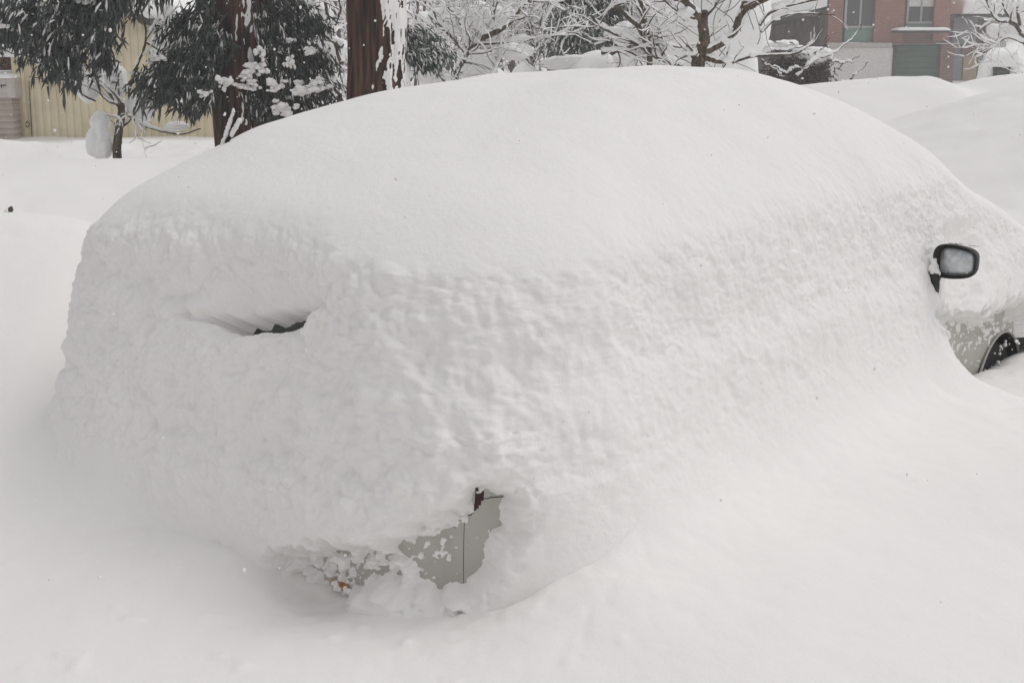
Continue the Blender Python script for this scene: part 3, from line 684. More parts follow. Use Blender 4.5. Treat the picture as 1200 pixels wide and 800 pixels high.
def bare_tree(name, label, limbs, Y, seed, twigs=6, th=0.02, lev=2, tl=0.6, mat='bark2', cat='tree', group=None, r_px=True, grav=0.0, blobs=0, minr=0.003, extra=None, snowsize=0.08):
    rg = np.random.default_rng(seed); tb = Buf(); wb = Buf(); sb = Buf(); sc = Y/F0; root = None
    for li, (pl, w0, w1) in enumerate(limbs):
        P = spline([at(p[0], p[1], Y+(p[2] if len(p) > 2 else 0)) for p in pl], 10*len(pl)); P = P+np.cumsum(rg.normal(size=P.shape)*0.12*w0*sc, 0)*0.25
        if li == 0:
            g0 = P[0].copy(); g0[2] = gz(P[0][0], P[0][1])-0.2
            root = thing(name, label, cat, g0, group)
            if P[0][2] > g0[2]: P = np.vstack([spline([g0, P[0]], 8)[:-1], P])
        R = np.linspace(w0, w1, len(P))*sc/2; tube(tb if li == 0 else wb, P, R, 9); snow_on(sb, P, R, th*(1 if li else 0.35), rg)
        def grow(P, R, level, L):
            k = max(1, int(twigs*(0.6 if level > 1 else 1)))
            for _ in range(k):
                i = rg.integers(len(P)//5, len(P)); d0 = P[min(i+1, len(P)-1)]-P[max(i-1, 0)]; d0 /= np.linalg.norm(d0)+1e-9
                d = d0*0.7+rg.normal(size=3)*0.6+np.array([0, 0, 0.25+grav]); ln = L*rg.uniform(0.5, 1.2); n = 9
                Q = wander(P[i], d, ln, n, rg, 0.16, grav*0.25); r = np.linspace(max(R[i]*0.5, minr*1.3), minr*0.6, n+1)
                tube(wb, Q, r, 4 if level > 1 else 6, False); snow_on(sb, Q, r, th*(0.7 if level == 1 else 0.45), rg, 5)
                if level < lev: grow(Q, r, level+1, L*0.55)
        grow(P, R, 1, tl)
        for _ in range(blobs):
            i = rg.integers(len(P)//4, len(P)); s = snowsize*rg.uniform(0.5, 1.3); blob(sb, P[i]+[0, 0, s*0.4], (s*1.3, s, s*0.75), 3, 0.3, 0.6, int(rg.integers(999)))
    tb.build('trunk', M[mat], root); 
    if wb.n: wb.build('branches', M[mat], root)
    if extra:
        for (px, py, dy, rx, rz) in extra: blob(sb, at(px, py, Y+dy), (rx*sc, rx*sc*0.8, rz*sc), 4, 0.24, 0.8, int(px))
    sb.build('snow', M['snow_far'] if Y > 13 else M['snow'], root); return root
def gp(px, Y, py=200):
    p = at(px, py, Y); p[2] = gz(p[0], p[1])-0.1; return p
def trunk_pts(px0, py0, px1, py1, Y, top=8.5):
    a = at(px0, py0, Y); b = at(px1, py1, Y); d = (a-b)/(a[2]-b[2]); g = gz(b[0], b[1])-0.15
    return [b+d*(g-b[2]), b, a, a+d*(top-a[2])*0.5, a+d*(top-a[2])]
camside = (0.75, -0.55, 0)
ceA = cedar_trunk('cedar_tree', 'reddish-brown cedar trunk rising just behind the snow-caked roof antenna', trunk_pts(267, 0, 287, 160, 12.2), 0.30, 0.22, (0.85, -0.35, 0), 3, 0.84)
ceB = cedar_trunk('cedar_tree', 'dark shaded cedar trunk hidden by snowy sprays, right behind the leftmost cedar trunk', trunk_pts(318, 0, 306, 160, 12.9), 0.215, 0.14, (0.9, -0.2, 0), 13, 0.95)
ceC = cedar_trunk('cedar_tree', 'thick cedar trunk with wet snow plastered down its right side', trunk_pts(441, 0, 443, 120, 11.6), 0.298, 0.2, (0.95, -0.30, 0), 23, 0.54)
boughs(ceA, [
    ([(190, -60), (120, -30), (60, 5), (20, 50)], 260, 34, 0.20, 0.7), ([(200, -50), (140, -15), (100, 20), (85, 75)], 300, 34, 0.22, 0.6),
    ([(110, -40), (60, -10), (30, 15), (5, 30)], 220, 32, 0.19, 0.8), ([(170, -40), (130, -5), (120, 25), (124, 40)], 110, 14, 0.20, 0.4),
    ([(60, 5), (70, 30), (72, 55), (78, 80)], 190, 24, 0.20, 0.6), ([(20, -30), (5, 0), (-10, 20), (-20, 45)], 150, 30, 0.2, 0.8),
    ([(120, -20), (95, 10), (60, 45), (55, 60)], 240, 28, 0.18, 0.8),
    ([(105, 10), (112, 40), (122, 60), (122, 70)], 90, 12, 0.18, 0.2)], 5, 11.3, ns=1.25)
boughs(ceA, [
    ([(250, -10), (232, 10), (212, 25), (196, 40)], 120, 18, 0.17, 0.5), ([(248, 30), (228, 50), (195, 72), (165, 92)], 330, 24, 0.17, 0.6),
    ([(248, 50), (230, 72), (205, 95), (176, 108)], 330, 24, 0.17, 0.5), ([(247, 80), (238, 98), (228, 112), (220, 124)], 220, 17, 0.16, 0.6),
    ([(244, 20), (236, 50), (230, 80), (224, 105)], 220, 18, 0.17, 0.5), ([(262, -60), (255, -30), (246, -5), (240, 15)], 60, 10, 0.17, 0.3)], 6, 11.9, names=('crown', 'snow'))
boughs(ceB, [
    ([(322, -10), (345, 5), (362, 18), (372, 28)], 200, 18, 0.15, 0.5), ([(312, 20), (335, 40), (360, 58), (375, 68)], 300, 22, 0.15, 0.7),
    ([(305, 60), (330, 78), (355, 95), (385, 106)], 380, 24, 0.15, 0.9), ([(296, 88), (310, 102), (335, 118), (362, 124)], 380, 22, 0.15, 1.0),
    ([(290, 92), (292, 102), (300, 116), (308, 132)], 200, 17, 0.15, 0.9), ([(305, 95), (318, 110), (330, 128), (342, 140)], 220, 20, 0.15, 0.8),
    ([(325, 30), (328, 50), (332, 70), (340, 88)], 260, 24, 0.16, 0.5), ([(312, 10), (314, 35), (316, 60), (320, 80)], 120, 14, 0.16, 0.3)], 7, 11.95)
tb = Buf()
for (px, py, rx, rz) in ((299, 79, 11, 9), (289, 88, 8, 7), (263, 97, 9, 9), (292, 100, 10, 8), (330, 127, 12, 9), (355, 105, 15, 9), (305, 62, 6, 9), (362, 60, 8, 5), (340, 73, 5, 8), (320, 100, 10, 8), (372, 100, 12, 7), (240, 110, 8, 6), (185, 68, 10, 6)):
    pad(tb, at(px, py, 11.55), (rx*11.3/F0, 0.06, rz*11.3/F0), px+py, 24, 0.62)
tb.build('snow', M['snow'], ceB)
boughs(ceC, [([(478, 30), (490, 38), (505, 52), (522, 62)], 260, 20, 0.12, 1.6), ([(480, 55), (490, 60), (500, 66), (512, 68)], 200, 14, 0.11, 1.6)], 8, 11.9, 'needle2')
# snow-wrapped little tree left of the cedars
bare_tree('fruit_tree', 'small mossy tree wrapped in lumps of snow in front of the cream wall',
    [([(137, 175), (139, 150), (142, 120)], 11, 8), ([(140, 125), (125, 105), (108, 92), (90, 86)], 5, 2), ([(142, 130), (155, 138), (175, 150), (210, 158), (235, 152)], 4, 1.5),
     ([(142, 122), (128, 118), (118, 108), (112, 75), (110, 40)], 5, 2), ([(150, 110), (160, 80), (172, 45), (163, 0)], 4, 2), ([(172, 45), (185, 20), (180, 0)], 3, 1.5),
     ([(172, 50), (190, 60), (205, 55)], 3, 1), ([(-5, 50), (12, 60), (35, 65), (50, 68), (75, 90), (100, 112), (112, 118)], 3.5, 2)],
    13.2, 4, twigs=5, th=0.018, lev=2, tl=0.45, mat='bark2', blobs=0,
    extra=[(117, 146, 0.1, 11, 15), (121, 156, 0.05, 9, 14), (114, 166, 0.1, 12, 22), (122, 170, 0.05, 10, 16), (136, 96, 0.15, 13, 24), (165, 128, 0.1, 15, 15), (158, 122, 0.2, 13, 12), (104, 108, 0.1, 13, 11), (95, 100, 0.15, 15, 9), (47, 71, 0, 11, 5), (192, 55, 0.3, 14, 18), (190, 100, 0.4, 10, 12), (206, 148, 0, 14, 5), (200, 22, 0.5, 12, 18)])
# snowy limbs between the cedar trunks
bare_tree('bare_tree', 'bare tree with crooked snow-lined limbs showing between the two thick cedar trunks',
    [([(398, 110), (385, 95), (372, 85), (350, 92)], 6, 2), ([(402, 55), (385, 45), (365, 30), (340, 22)], 6, 2), ([(400, 75), (392, 50), (384, 20), (378, -10)], 6, 3),
     ([(395, 85), (380, 80), (360, 78)], 3, 1), ([(392, 30), (398, 10), (392, -10)], 4, 2), ([(345, 0), (352, 20), (360, 35)], 4, 1.5)], 14.5, 14, twigs=6, th=0.028, lev=2, tl=0.5,
    extra=[(390, 60, 0.5, 18, 16), (372, 20, 0.6, 22, 18), (350, 55, 0.7, 20, 18), (398, 100, 0.4, 18, 14)])
bare_tree('bare_tree', 'bare tree with thick forking limb under snow, just right of the thick cedar trunk',
    [([(532, 92), (540, 75), (548, 62), (556, 50)], 7, 5), ([(563, 45), (590, 32), (612, 5), (625, -12)], 8, 4), ([(545, 62), (530, 45), (515, 30), (505, 10)], 4, 2), ([(556, 52), (590, 50), (620, 45), (660, 42)], 3.5, 1),
     ([(560, 48), (575, 35), (580, 10), (588, -8)], 4, 2), ([(480, 95), (488, 80), (500, 72), (520, 95)], 4, 2), ([(575, 92), (582, 78), (586, 68)], 4, 1.5), ([(548, 60), (540, 30), (520, 5)], 4, 2)],
    16, 24, twigs=9, th=0.034, lev=2, tl=0.7, extra=[(525, 25, 0.6, 24, 16), (560, 22, 0.8, 22, 20), (505, 88, 0.5, 16, 14), (560, 75, 1, 26, 16), (600, 60, 1, 24, 12), (590, 18, 1, 16, 12), (500, 30, 1, 16, 16)])
for px, Y_, sd, lb_ in ((622, 23, 34, 'frosted twiggy tree, pale and fine, above the middle of the van roof'), (672, 26, 44, 'frosted twiggy tree half hidden behind a snowy conifer'), (560, 27, 54, 'faint frosted twiggy tree behind the forking limb'), (735, 25, 64, 'frosted twiggy tree between the snowy conifer and the large white shrub')):
    rg = np.random.default_rng(sd); lim = [([(px, 100), (px+3, 60), (px-3, 20), (px+4, -60)], 7, 3)]
    for k in range(11): a = rg.uniform(-1, 1); lim.append(([(px, rg.uniform(20, 85)), (px+a*25, rg.uniform(10, 55)), (px+a*55, rg.uniform(-40, 25))], 3.5, 1.2))
    bare_tree('frosted_tree', lb_, lim, Y_, sd, twigs=9, th=0.026, lev=2, tl=0.85, mat='twig', group='frosted trees behind the van', minr=0.004)
# conifer with heavy snow
cf = thing('conifer', 'grey-green conifer weighed down with snow behind the van roof', 'tree', gp(690, 19, 60))
bb = Buf(); p0 = gp(690, 19, 60); tube(bb, [p0, p0+[0, 0, 1.5], p0+[0.05, 0, 4.2]], [0.10, 0.08, 0.02], 8); bb.build('trunk', M['bark2'], cf)
boughs(cf, [([(690, y), (690+s*18, y+6), (690+s*(24+y*0.25), y+14)], 260, 22, 0.20, 1.7) for y in (-30, -8, 8, 22, 36) for s in (-1, 1)], 9, 18.7, 'needle2')
# large snow-smothered shrub
sh = thing('snowy_shrub', 'huge rounded shrub smothered in smooth grey-white snow behind the bare forked tree', 'shrub', gp(835, 18, 60)); sb = Buf()
for (px, py, dy, rx, rz) in ((832, 90, 0.1, 56, 60), (795, 90, 0.2, 46, 60), (842, 95, 0.3, 36, 40), (835, 20, 0, 62, 62), (795, 30, 0.3, 34, 45), (872, 25, 0.2, 30, 45), (830, -20, 0.2, 60, 40), (775, 15, 0.6, 20, 24)): blob(sb, at(px, py, 18+dy), (rx*18/F0, 0.5, rz*18/F0), 5, 0.10, 0.9, px)
sb.build('snow', M['snow_far'], sh); tb = Buf(); rg = np.random.default_rng(3)
for k in range(22):
    px, py = rg.uniform(765, 900), rg.uniform(0, 75); P = wander(at(px, py, 17.45), rg.normal(size=3)*[1, 0.2, 1]+[0, 0, 0.3], 0.7, 8, rg, 0.15); tube(tb, P, np.linspace(0.006, 0.003, 9), 5)
tb.build('branches', M['twig'], sh)
bare_tree('bare_tree', 'dark bare tree forked low into two limbs, above the crest of the van roof',
    [([(818, 75), (819, 62), (820, 45), (822, 20)], 17, 11), ([(822, 62), (845, 52), (862, 38), (872, 14), (905, -6), (930, -25)], 9, 7), ([(822, 22), (808, 8), (794, -6), (780, -16)], 10, 6), ([(826, 20), (838, 5), (843, -8)], 5, 3),
     ([(870, 16), (873, 0), (872, -14)], 8, 6), ([(818, 68), (806, 64)], 9, 4), ([(820, 66), (845, 72), (858, 74)], 8, 3), ([(858, 73), (880, 66), (900, 64), (930, 62), (948, 52)], 4, 2),
     ([(815, 22), (800, 16), (790, 10), (775, -2)], 4, 2), ([(890, 30), (900, 18), (925, 8), (960, 0)], 4, 2), ([(892, 38), (910, 22), (935, 16), (978, 18)], 3, 1.5)],
    14.2, 74, twigs=3, th=0.015, lev=2, tl=0.45, blobs=1, snowsize=0.06)
bare_tree('bare_tree', 'low sprawling bare tree with snow pads, left of the huge white shrub',
    [([(762, 60), (748, 30), (735, 18), (718, 0)], 7, 5), ([(755, 28), (752, 10), (742, -8)], 7, 4), ([(757, 30), (763, 50), (768, 60)], 8, 4), ([(800, 78), (770, 68), (745, 52), (705, 34), (690, 20)], 7, 3),
     ([(768, 50), (775, 55), (770, 45)], 8, 5), ([(705, 62), (735, 60), (755, 72)], 5, 2)], 15.5, 84, twigs=7, th=0.032, lev=2, tl=0.6, extra=[(735, 40, 0.6, 20, 14), (672, 72, 0.9, 24, 8), (735, 72, 0.9, 20, 12), (655, 74, 1, 20, 8), (775, 5, 0.7, 20, 14)])
for nm, px, py, rx, rz, Y_, lb_ in (('snow_mound', 698, 74, 46, 13, 16.5, 'bright rounded snow heap just above the roofline, under the conifer'), ('snow_mound', 560, 96, 60, 22, 17.5, 'white snow heap under the forking limb'), ('snow_mound', 618, 86, 30, 14, 19, 'small snow heap under the pale twiggy tree')):
    p = at(px, py-rz, Y_); g_ = gz(p[0], p[1]); bb = Buf(); blob(bb, (p[0], p[1], g_), (rx*Y_/F0*1.15, 0.9, p[2]-g_), 5, 0.07, 0.9, px)
    tag(bb.build(nm, M['snow_far']), lb_, 'snow heap')
# low snowy shrub in front of the dark house (right)
sh2 = thing('twiggy_shrub', 'twiggy dark shrub with arching snow-topped branches beside the white wall', 'shrub', gp(935, 22, 90)); sb = Buf(); tb = Buf(); nb = Buf(); rg = np.random.default_rng(11)
for (px, py, rx, rz) in ((948, 66, 24, 10), (918, 52, 16, 5), (898, 55, 15, 6), (935, 60, 14, 6), (965, 64, 9, 7)): blob(sb, at(px, py, 22), (rx*22/F0, 0.25, rz*22/F0), 4, 0.3, 0.6, px)
for k in range(60):
    px = rg.uniform(905, 968); b0 = at(px+rg.uniform(-8, 8), 104, 22); b0[2] = gz(b0[0], b0[1]); e = at(px, rg.uniform(54, 92), 21.9); P = spline([b0, (b0+e)/2+rg.normal(size=3)*0.1, e], 10)
    tube(tb, P, np.linspace(0.014, 0.006, 10), 5)
    n = 26; c = P[rg.integers(3, 10, n)]+rg.normal(size=(n, 3))*0.10; sprigs(nb, c, rg.normal(size=(n, 3)), rg.uniform(0.08, 0.2, n), np.full(n, 0.012))
for pl in ([(935, 88), (960, 72), (990, 58), (1012, 40), (1025, 30)], [(905, 78), (925, 84), (940, 80), (960, 74)], [(893, 70), (910, 78), (935, 82)], [(972, 70), (990, 74), (1012, 68)], [(985, 96), (1000, 92), (1016, 74)], [(870, 74), (885, 68), (905, 60), (925, 60), (948, 54)]):
    P = spline([at(a, b, 21.5) for a, b in pl], 40); P = P+np.cumsum(rg.normal(size=P.shape)*0.012, 0); tube(tb, P, np.linspace(0.022, 0.006, 40), 6); snow_on(sb, P, np.linspace(0.022, 0.006, 40), 0.03, rg)
tb.build('branches', M['bark2'], sh2); nb.build('leaves', M['wood'], sh2); sb.build('snow', M['snow_far'], sh2)
# tree at the right edge
bare_tree('bare_tree', 'bare snow-laden tree at the right edge of the picture in front of the grey house',
    [([(1215, 95), (1205, 60), (1195, 35), (1180, 24)], 7, 4), ([(1182, 25), (1168, 24), (1160, 10), (1152, -10)], 4, 2), ([(1200, 50), (1180, 44), (1165, 55), (1152, 64)], 3.5, 1.5), ([(1195, 30), (1192, 10), (1196, -12)], 4, 2), ([(1185, 24), (1175, 5), (1180, -15)], 3, 2), ([(1198, 85), (1190, 90), (1188, 102)], 2, 1)],
    24, 94, twigs=7, th=0.05, lev=2, tl=0.8, extra=[(1188, 38, 0.8, 16, 11), (1166, 36, 1.0, 9, 8), (1195, 14, 0.7, 12, 12)])
# stump poking out of the left bank
pp = at(12, 250, 5.9); st = Buf(); P = spline([(pp[0], pp[1], gz(pp[0], pp[1])-0.25), (pp[0], pp[1], pp[2]), (pp[0]+0.012, pp[1], pp[2]+0.02)], 16); tube(st, P, np.linspace(0.018, 0.007, 16)*(1+0.15*np.sin(np.arange(16)*2.3)), 9)
s_o = thing('wooden_post', 'tip of a weathered dark post poking out of the left snow bank', 'post', (pp[0], pp[1], gz(pp[0], pp[1])-0.2))
st.build('stake', M['bark2'], s_o); bb = Buf(); blob(bb, (pp[0]-0.012, pp[1], pp[2]+0.008), (0.012, 0.02, 0.018), 2, 0.3, 0.6, 4); bb.build('snow', M['snow'], s_o)

# ------------------------------------------------------------------ buildings
def rect(px0, px1, py0, py1, Y):
    a = at(px0, (py0+py1)/2, Y); b = at(px1, (py0+py1)/2, Y); t = at(px0, py0, Y)[2]; l = at(px0, py1, Y)[2]
    return a[0], b[0], l, t
def wallpiece(name, mat, root, px0, px1, py0, py1, Y, dep=0.3, ground_=False):
    x0, x1, z0, z1 = rect(px0, px1, py0, py1, Y)
    if ground_: z0 = min(z0, gz((x0+x1)/2, Y)-0.4)
    o = bbox_(x0, x1, Y, Y+dep, z0, z1).build(name, mat, root, False); PLOC[o.name] = (0, 0, 0); return o
def snow_slab(buf, x0, x1, y0, y1, z, h, sag=0.0, seed=0, slope=0.0, n=70):
    """rounded snow pillow on a flat or tilted roof"""
    m = 40; a = np.linspace(-1, 1, n); b = np.linspace(-1, 1, m); A, B_ = np.meshgrid(a, b, indexing='ij')
    A2 = np.sign(A)*(1-(1-np.abs(A))**1.6); B2 = np.sign(B_)*(1-(1-np.abs(B_))**1.6)
    X_ = (x0+x1)/2+A2*(x1-x0)/2; Y_ = (y0+y1)/2+B2*(y1-y0)/2
    e = (1-np.abs(A2)**8)*(1-np.abs(B2)**8); P = np.stack([X_.ravel(), Y_.ravel(), 0*X_.ravel()], -1)
    nz = fbm(P, 0.6, seed, 3).reshape(X_.shape)
    Z = z+h*np.clip(e, 0, 1)**0.4*(1+0.15*nz)+slope*(Y_-y0)
    V = np.stack([X_, Y_, Z], -1).reshape(-1, 3); V2 = V.copy(); V2[:, 2] = (z-sag*0.1+slope*(Y_.ravel()-y0))
    F = grid_faces(n, m); buf.add(V, F); buf.add(V2, F[:, ::-1])
    e_ = []
    nv = n*m
# --- cream clad house on the left
Yc = 20.0
hs = thing('house', 'cream ribbed-metal house with snow on its roof behind the small wrapped tree', 'house', gp(140, Yc+1, 100))
x0, x1, z0, z1 = rect(17, 268, 67, 175, Yc-0.5); g0 = gz(-6, Yc)-0.4
w = bbox_(x0, x1, Yc-0.5, Yc+3, g0, z1).build('wall', M['cream'], hs, False)
bb = Buf(); snow_slab(bb, x0-0.15, at(58, 60, Yc-0.5)[0], Yc-0.75, Yc+0.6, z1+0.002, 0.17, seed=4); snow_slab(bb, at(186, 60, Yc-0.5)[0], x1+0.15, Yc-0.75, Yc+0.6, z1+0.002, 0.17, seed=5); bb.build('snow', M['snow_far'], hs)
a = at(60, 60, Yc); b_ = at(196, 30, Yc); c_ = at(118, -45, Yc)
bb = Buf(); prism(bb, [(a[0], z1-0.25), (b_[0]-0.25, z1-0.25), (b_[0]-0.25, b_[2]+0.0), (c_[0], c_[2]), (a[0], a[2]+0.6)], Yc-0.503, Yc+2.9); bb.build('wall', M['cream'], hs, False)
d_ = at(120, -12, Yc); e_ = at(194, 26, Yc); sl = (e_[2]-d_[2])/(e_[0]-d_[0]); tx, tz = c_[0], d_[2]-sl*(d_[0]-c_[0])
bb = Buf(); prism(bb, [(e_[0], e_[2]-0.07), (e_[0], e_[2]+0.03), (tx, tz+0.05), (tx, tz-0.1)], Yc-0.85, Yc+3.2); prism(bb, [(tx-0.001, tz+0.05), (tx-1.6, tz-0.9), (tx-1.6, tz-1.0), (tx-0.001, tz-0.1)], Yc-0.85, Yc+3.2); ro = bb.build('roof', M['roofdark'], hs, False); PLOC[ro.name] = (0, 0, 0)
bb = Buf(); prism(bb, [(e_[0]-0.02, e_[2]+0.034), (e_[0]+0.04, e_[2]+0.16), (e_[0]-0.12, e_[2]+0.34), (tx, tz+0.4), (tx, tz+0.054)], Yc-0.9, Yc+3.1); o = bb.build('snow', M['snow_far'], ro); o.location = (0, 0, 0)
# pipe and cable on the wall
bb = Buf(); p1 = at(34, 95, Yc-0.53); p2 = at(38, 168, Yc-0.53); tube(bb, spline([p1, (p1+p2)/2, p2], 8), 0.006, 6); tube(bb, spline([at(34, 90, Yc-0.54), at(66, 94, Yc-0.56), at(92, 92, Yc-0.55)], 12), 0.006, 5)
p = at(30, 146, Yc-0.55); tube(bb, spline([p, p+[0.03, 0, 0.05], p+[0.06, 0, 0.0], p+[0.02, 0, -0.04], p+[0, 0, -0.01]], 16), 0.007, 5); bb.build('cable', M['black'], hs)
# --- shutter garage at the left edge
gr = thing('garage', 'beige roller-shutter garage at the left edge beside the cream house', 'garage', gp(-30, 19.2, 100))
wallpiece('header', M['header'], gr, -75, 17, 92, 115, 19.2, 2.5); sh_ = wallpiece('shutter', M['shutter'], gr, -70, 16.4, 115.3, 175, 19.22, 2.4, True)
p = at(4, 101, 19.19); bb = Buf(); tube(bb, [p+[-0.04, 0, 0.01], p+[0.04, 0, 0.01]], 0.008, 6); tube(bb, [p+[-0.03, 0, 0.01], p+[-0.03, 0, -0.03]], 0.007, 6); bb.build('bracket', M['black'], gr)
bb = Buf(); x0, x1, z0, z1 = rect(-80, 22, 92, 115, 19.2); snow_slab(bb, x0, x1-0.08, 19.15, 21.5, z1+0.003, 0.08, seed=9); bb.build('snow', M['snow_far'], gr)
vb = thing('dry_bush', 'rusty brown dry bush with a cap of snow above the beige garage', 'bush', gp(10, 22, 80)); tb = Buf(); rg = np.random.default_rng(8)
b0 = np.array(at(10, 90, 21.9)); base0 = np.array([b0[0], b0[1], gz(b0[0], b0[1])])
for k in range(36):
    e = at(rg.uniform(2, 21), rg.uniform(58, 90), 21.9); P = spline([base0+rg.normal(size=3)*[0.08, 0.05, 0], (base0+e)/2+rg.normal(size=3)*0.05, e], 8); tube(tb, P, 0.014, 5)
    n = 14; sprigs(tb, e+rg.normal(size=(n, 3))*0.06, rg.normal(size=(n, 3)), rg.uniform(0.05, 0.14, n), np.full(n, 0.016))
tb.build('branches', M['rust'], vb); bb = Buf(); blob(bb, at(8, 56, 21.9), (0.22, 0.2, 0.1), 3, 0.3, 0.6, 3); bb.build('snow', M['snow_far'], vb)
# --- brick house on the right
Yh = 58.0
def window(root, px0, px1, py0, py1, Y, curtain=None, mull=1):
    x0, x1, z0, z1 = rect(px0, px1, py0, py1, Y); f = Buf(); w_ = 0.09
    box(f, x0, x0+w_, Y-0.08, Y+0.02, z0, z1); box(f, x1-w_, x1, Y-0.08, Y+0.02, z0, z1); box(f, x0+w_, x1-w_, Y-0.08, Y+0.02, z0, z0+w_); box(f, x0+w_, x1-w_, Y-0.08, Y+0.02, z1-w_, z1)
    for k in range(mull): xm = x0+(x1-x0)*(k+1)/(mull+1); box(f, xm-0.04, xm+0.04, Y-0.07, Y+0.02, z0+w_, z1-w_)
    fo = f.build('window', M['winframe'], root, False); PLOC[fo.name] = (0, 0, 0)
    o = bbox_(x0+w_, x1-w_, Y-0.02, Y+0.01, z0+w_, z1-w_).build('pane', M['pane'], fo, False); o.location = (0, 0, 0)
    if curtain is not None:
        zc = z1-(z1-z0)*curtain; o = bbox_(x0+w_, x1-w_, Y-0.035, Y-0.022, zc, z1-w_-0.002).build('curtain', M['curtain'], fo, False); o.location = (0, 0, 0)
bh = thing('brick_house', 'red brick house with mint panels, snowy ledge and dark green garage door', 'house', gp(1045, Yh+2, 80))
PYT = -70
wallpiece('wall', M['brick'], bh, 970, 989.6, PYT, 52, Yh, 6); wallpiece('wall', M['mint'], bh, 990, 1030, 33, 50, Yh, 6); wallpiece('wall', M['mint'], bh, 990, 1030, PYT, -16, Yh, 6)
bbk = wallpiece('wall', M['pane'], bh, 990, 1026, -16, 33, Yh+0.35, 5); wallpiece('wall', M['brick'], bh, 1027.5, 1062, PYT, 50, Yh-0.3, 6)
wallpiece('wall', M['mint'], bh, 1062.2, 1097, 28, 37, Yh, 6); wallpiece('wall', M['brick'], bh, 1062.2, 1097, PYT, -12, Yh, 6); wallpiece('wall', M['brick'], bh, 1097.2, 1116, PYT, 48, Yh-0.3, 6)
wallpiece('wall', M['brick2'], bh, 1048, 1097, 37.5, 52, Yh-0.1, 6); wallpiece('lower_wall', M['whitewall'], bh, 972, 1045, 56, 120, Yh-0.4, 6, True); wallpiece('wall', M['header'], bh, 972, 1045.5, 50.3, 55.8, Yh-0.5, 6)
wallpiece('wall', M['brick2'], bh, 1101, 1117, 52.2, 120, Yh-0.35, 6, True); wallpiece('garage_door', M['greendoor'], bh, 1049, 1100.5, 52.3, 115, Yh, 5, True); wallpiece('wall', M['wood'], bh, 1045.3, 1048.7, 52.3, 115, Yh-0.45, 6, True)
window(bh, 990, 1027, -16, 33, Yh, None, 1); window(bh, 1062.4, 1097, -12, 28, Yh, 0.5, 1)
x0, x1, z0, z1 = rect(1052, 1111, 36, 38, Yh-1.2); lo = bbox_(x0, x1, Yh-1.4, Yh-0.32, z0-0.03, z1).build('ledge', M['roofdark'], bh, False); PLOC[lo.name] = (0, 0, 0)
bb = Buf(); snow_slab(bb, x0-0.05, x1+0.05, Yh-1.45, Yh-0.32, z1+0.003, 0.13, seed=2); o = bb.build('snow', M['snow_far'], lo); o.location = (0, 0, 0)
x0, x1, _, z1 = rect(960, 1120, PYT, 0, Yh); o = bbox_(x0, x1, Yh-0.9, Yh+6, z1, z1+0.2).build('roof', M['roofdark'], bh, False)
# --- dark boarded house with thick snow roof
dh = thing('wooden_house', 'low dark boarded house with a thick snow-covered lean-to roof, left of the brick house', 'house', gp(930, 50, 80))
x0, x1, z0, z1 = rect(893, 969, 20, 60, 50); zb = gz(x0, 50)-0.3
bb = Buf(); prism(bb, [(x0, zb), (x1, zb), (x1, at(968, 16, 50)[2]), (x0, at(893, 34, 50)[2])], 50, 55); bb.build('wall', M['wood'], dh, False)
xa, za = at(884, 33, 49.5)[[0, 2]]; xb, zb2 = at(966, 12, 49.5)[[0, 2]]
bb = Buf(); prism(bb, [(xa, za), (xb, zb2), (xb, zb2+0.12), (xa, za+0.12)], 49.3, 55.4); ro = bb.build('roof', M['roofdark'], dh, False); PLOC[ro.name] = (0, 0, 0)
bb = Buf(); prism(bb, [(xa-0.05, za+0.124), (xb, zb2+0.124), (xb, zb2+0.55), (xb-1, zb2+0.62), (xa+0.3, za+0.75), (xa-0.1, za+0.5)], 49.1, 55.3); o = bb.build('snow', M['snow_far'], ro, False); o.location = (0, 0, 0)
wallpiece('corner_post', M['wood'], dh, 962, 971.5, -40, 52, 54.5-5.2, 0.4)
wallpiece('annex', M['wood'], dh, 905, 971, 62, 115, 47, 3, True)
# --- grey house
gh = thing('grey_house', 'small grey-sided house with tan door and deep roof snow beside the brick house', 'house', gp(1135, 60, 80))
wallpiece('wall', M['grey'], gh, 1117.5, 1145, 18, 51, 60, 4); wallpiece('wall', M['bluegrey'], gh, 1117.5, 1127, 51.5, 110, 60, 4, True); wallpiece('wall', M['brick2'], gh, 1127.2, 1151, 51.5, 64, 59.9, 4)
wallpiece('wall', M['wood'], gh, 1145.2, 1152, 22, 51, 60, 4); wallpiece('wall', M['bluegrey'], gh, 1145.2, 1151, 64.2, 110, 60.1, 4, True)
wallpiece('door', M['tan'], gh, 1128, 1144, 64.5, 110, 60, 4, True)
x0, x1, z0, z1 = rect(1112, 1178, 19, 30, 60); ro = bbox_(x0+0.3, x1, 59.4, 64.5, z1-0.05, z1+0.08).build('roof', M['roofdark'], gh, False); PLOC[ro.name] = (0, 0, 0)
bb = Buf(); snow_slab(bb, x0+0.25, x1+0.3, 59.0, 64.5, z1+0.083, 0.85, seed=12); o = bb.build('snow', M['snow_far'], ro); o.location = (0, 0, 0)
wallpiece('wall', M['header'], gh, 1152.3, 1178, 24, 110, 60.6, 3.4, True)
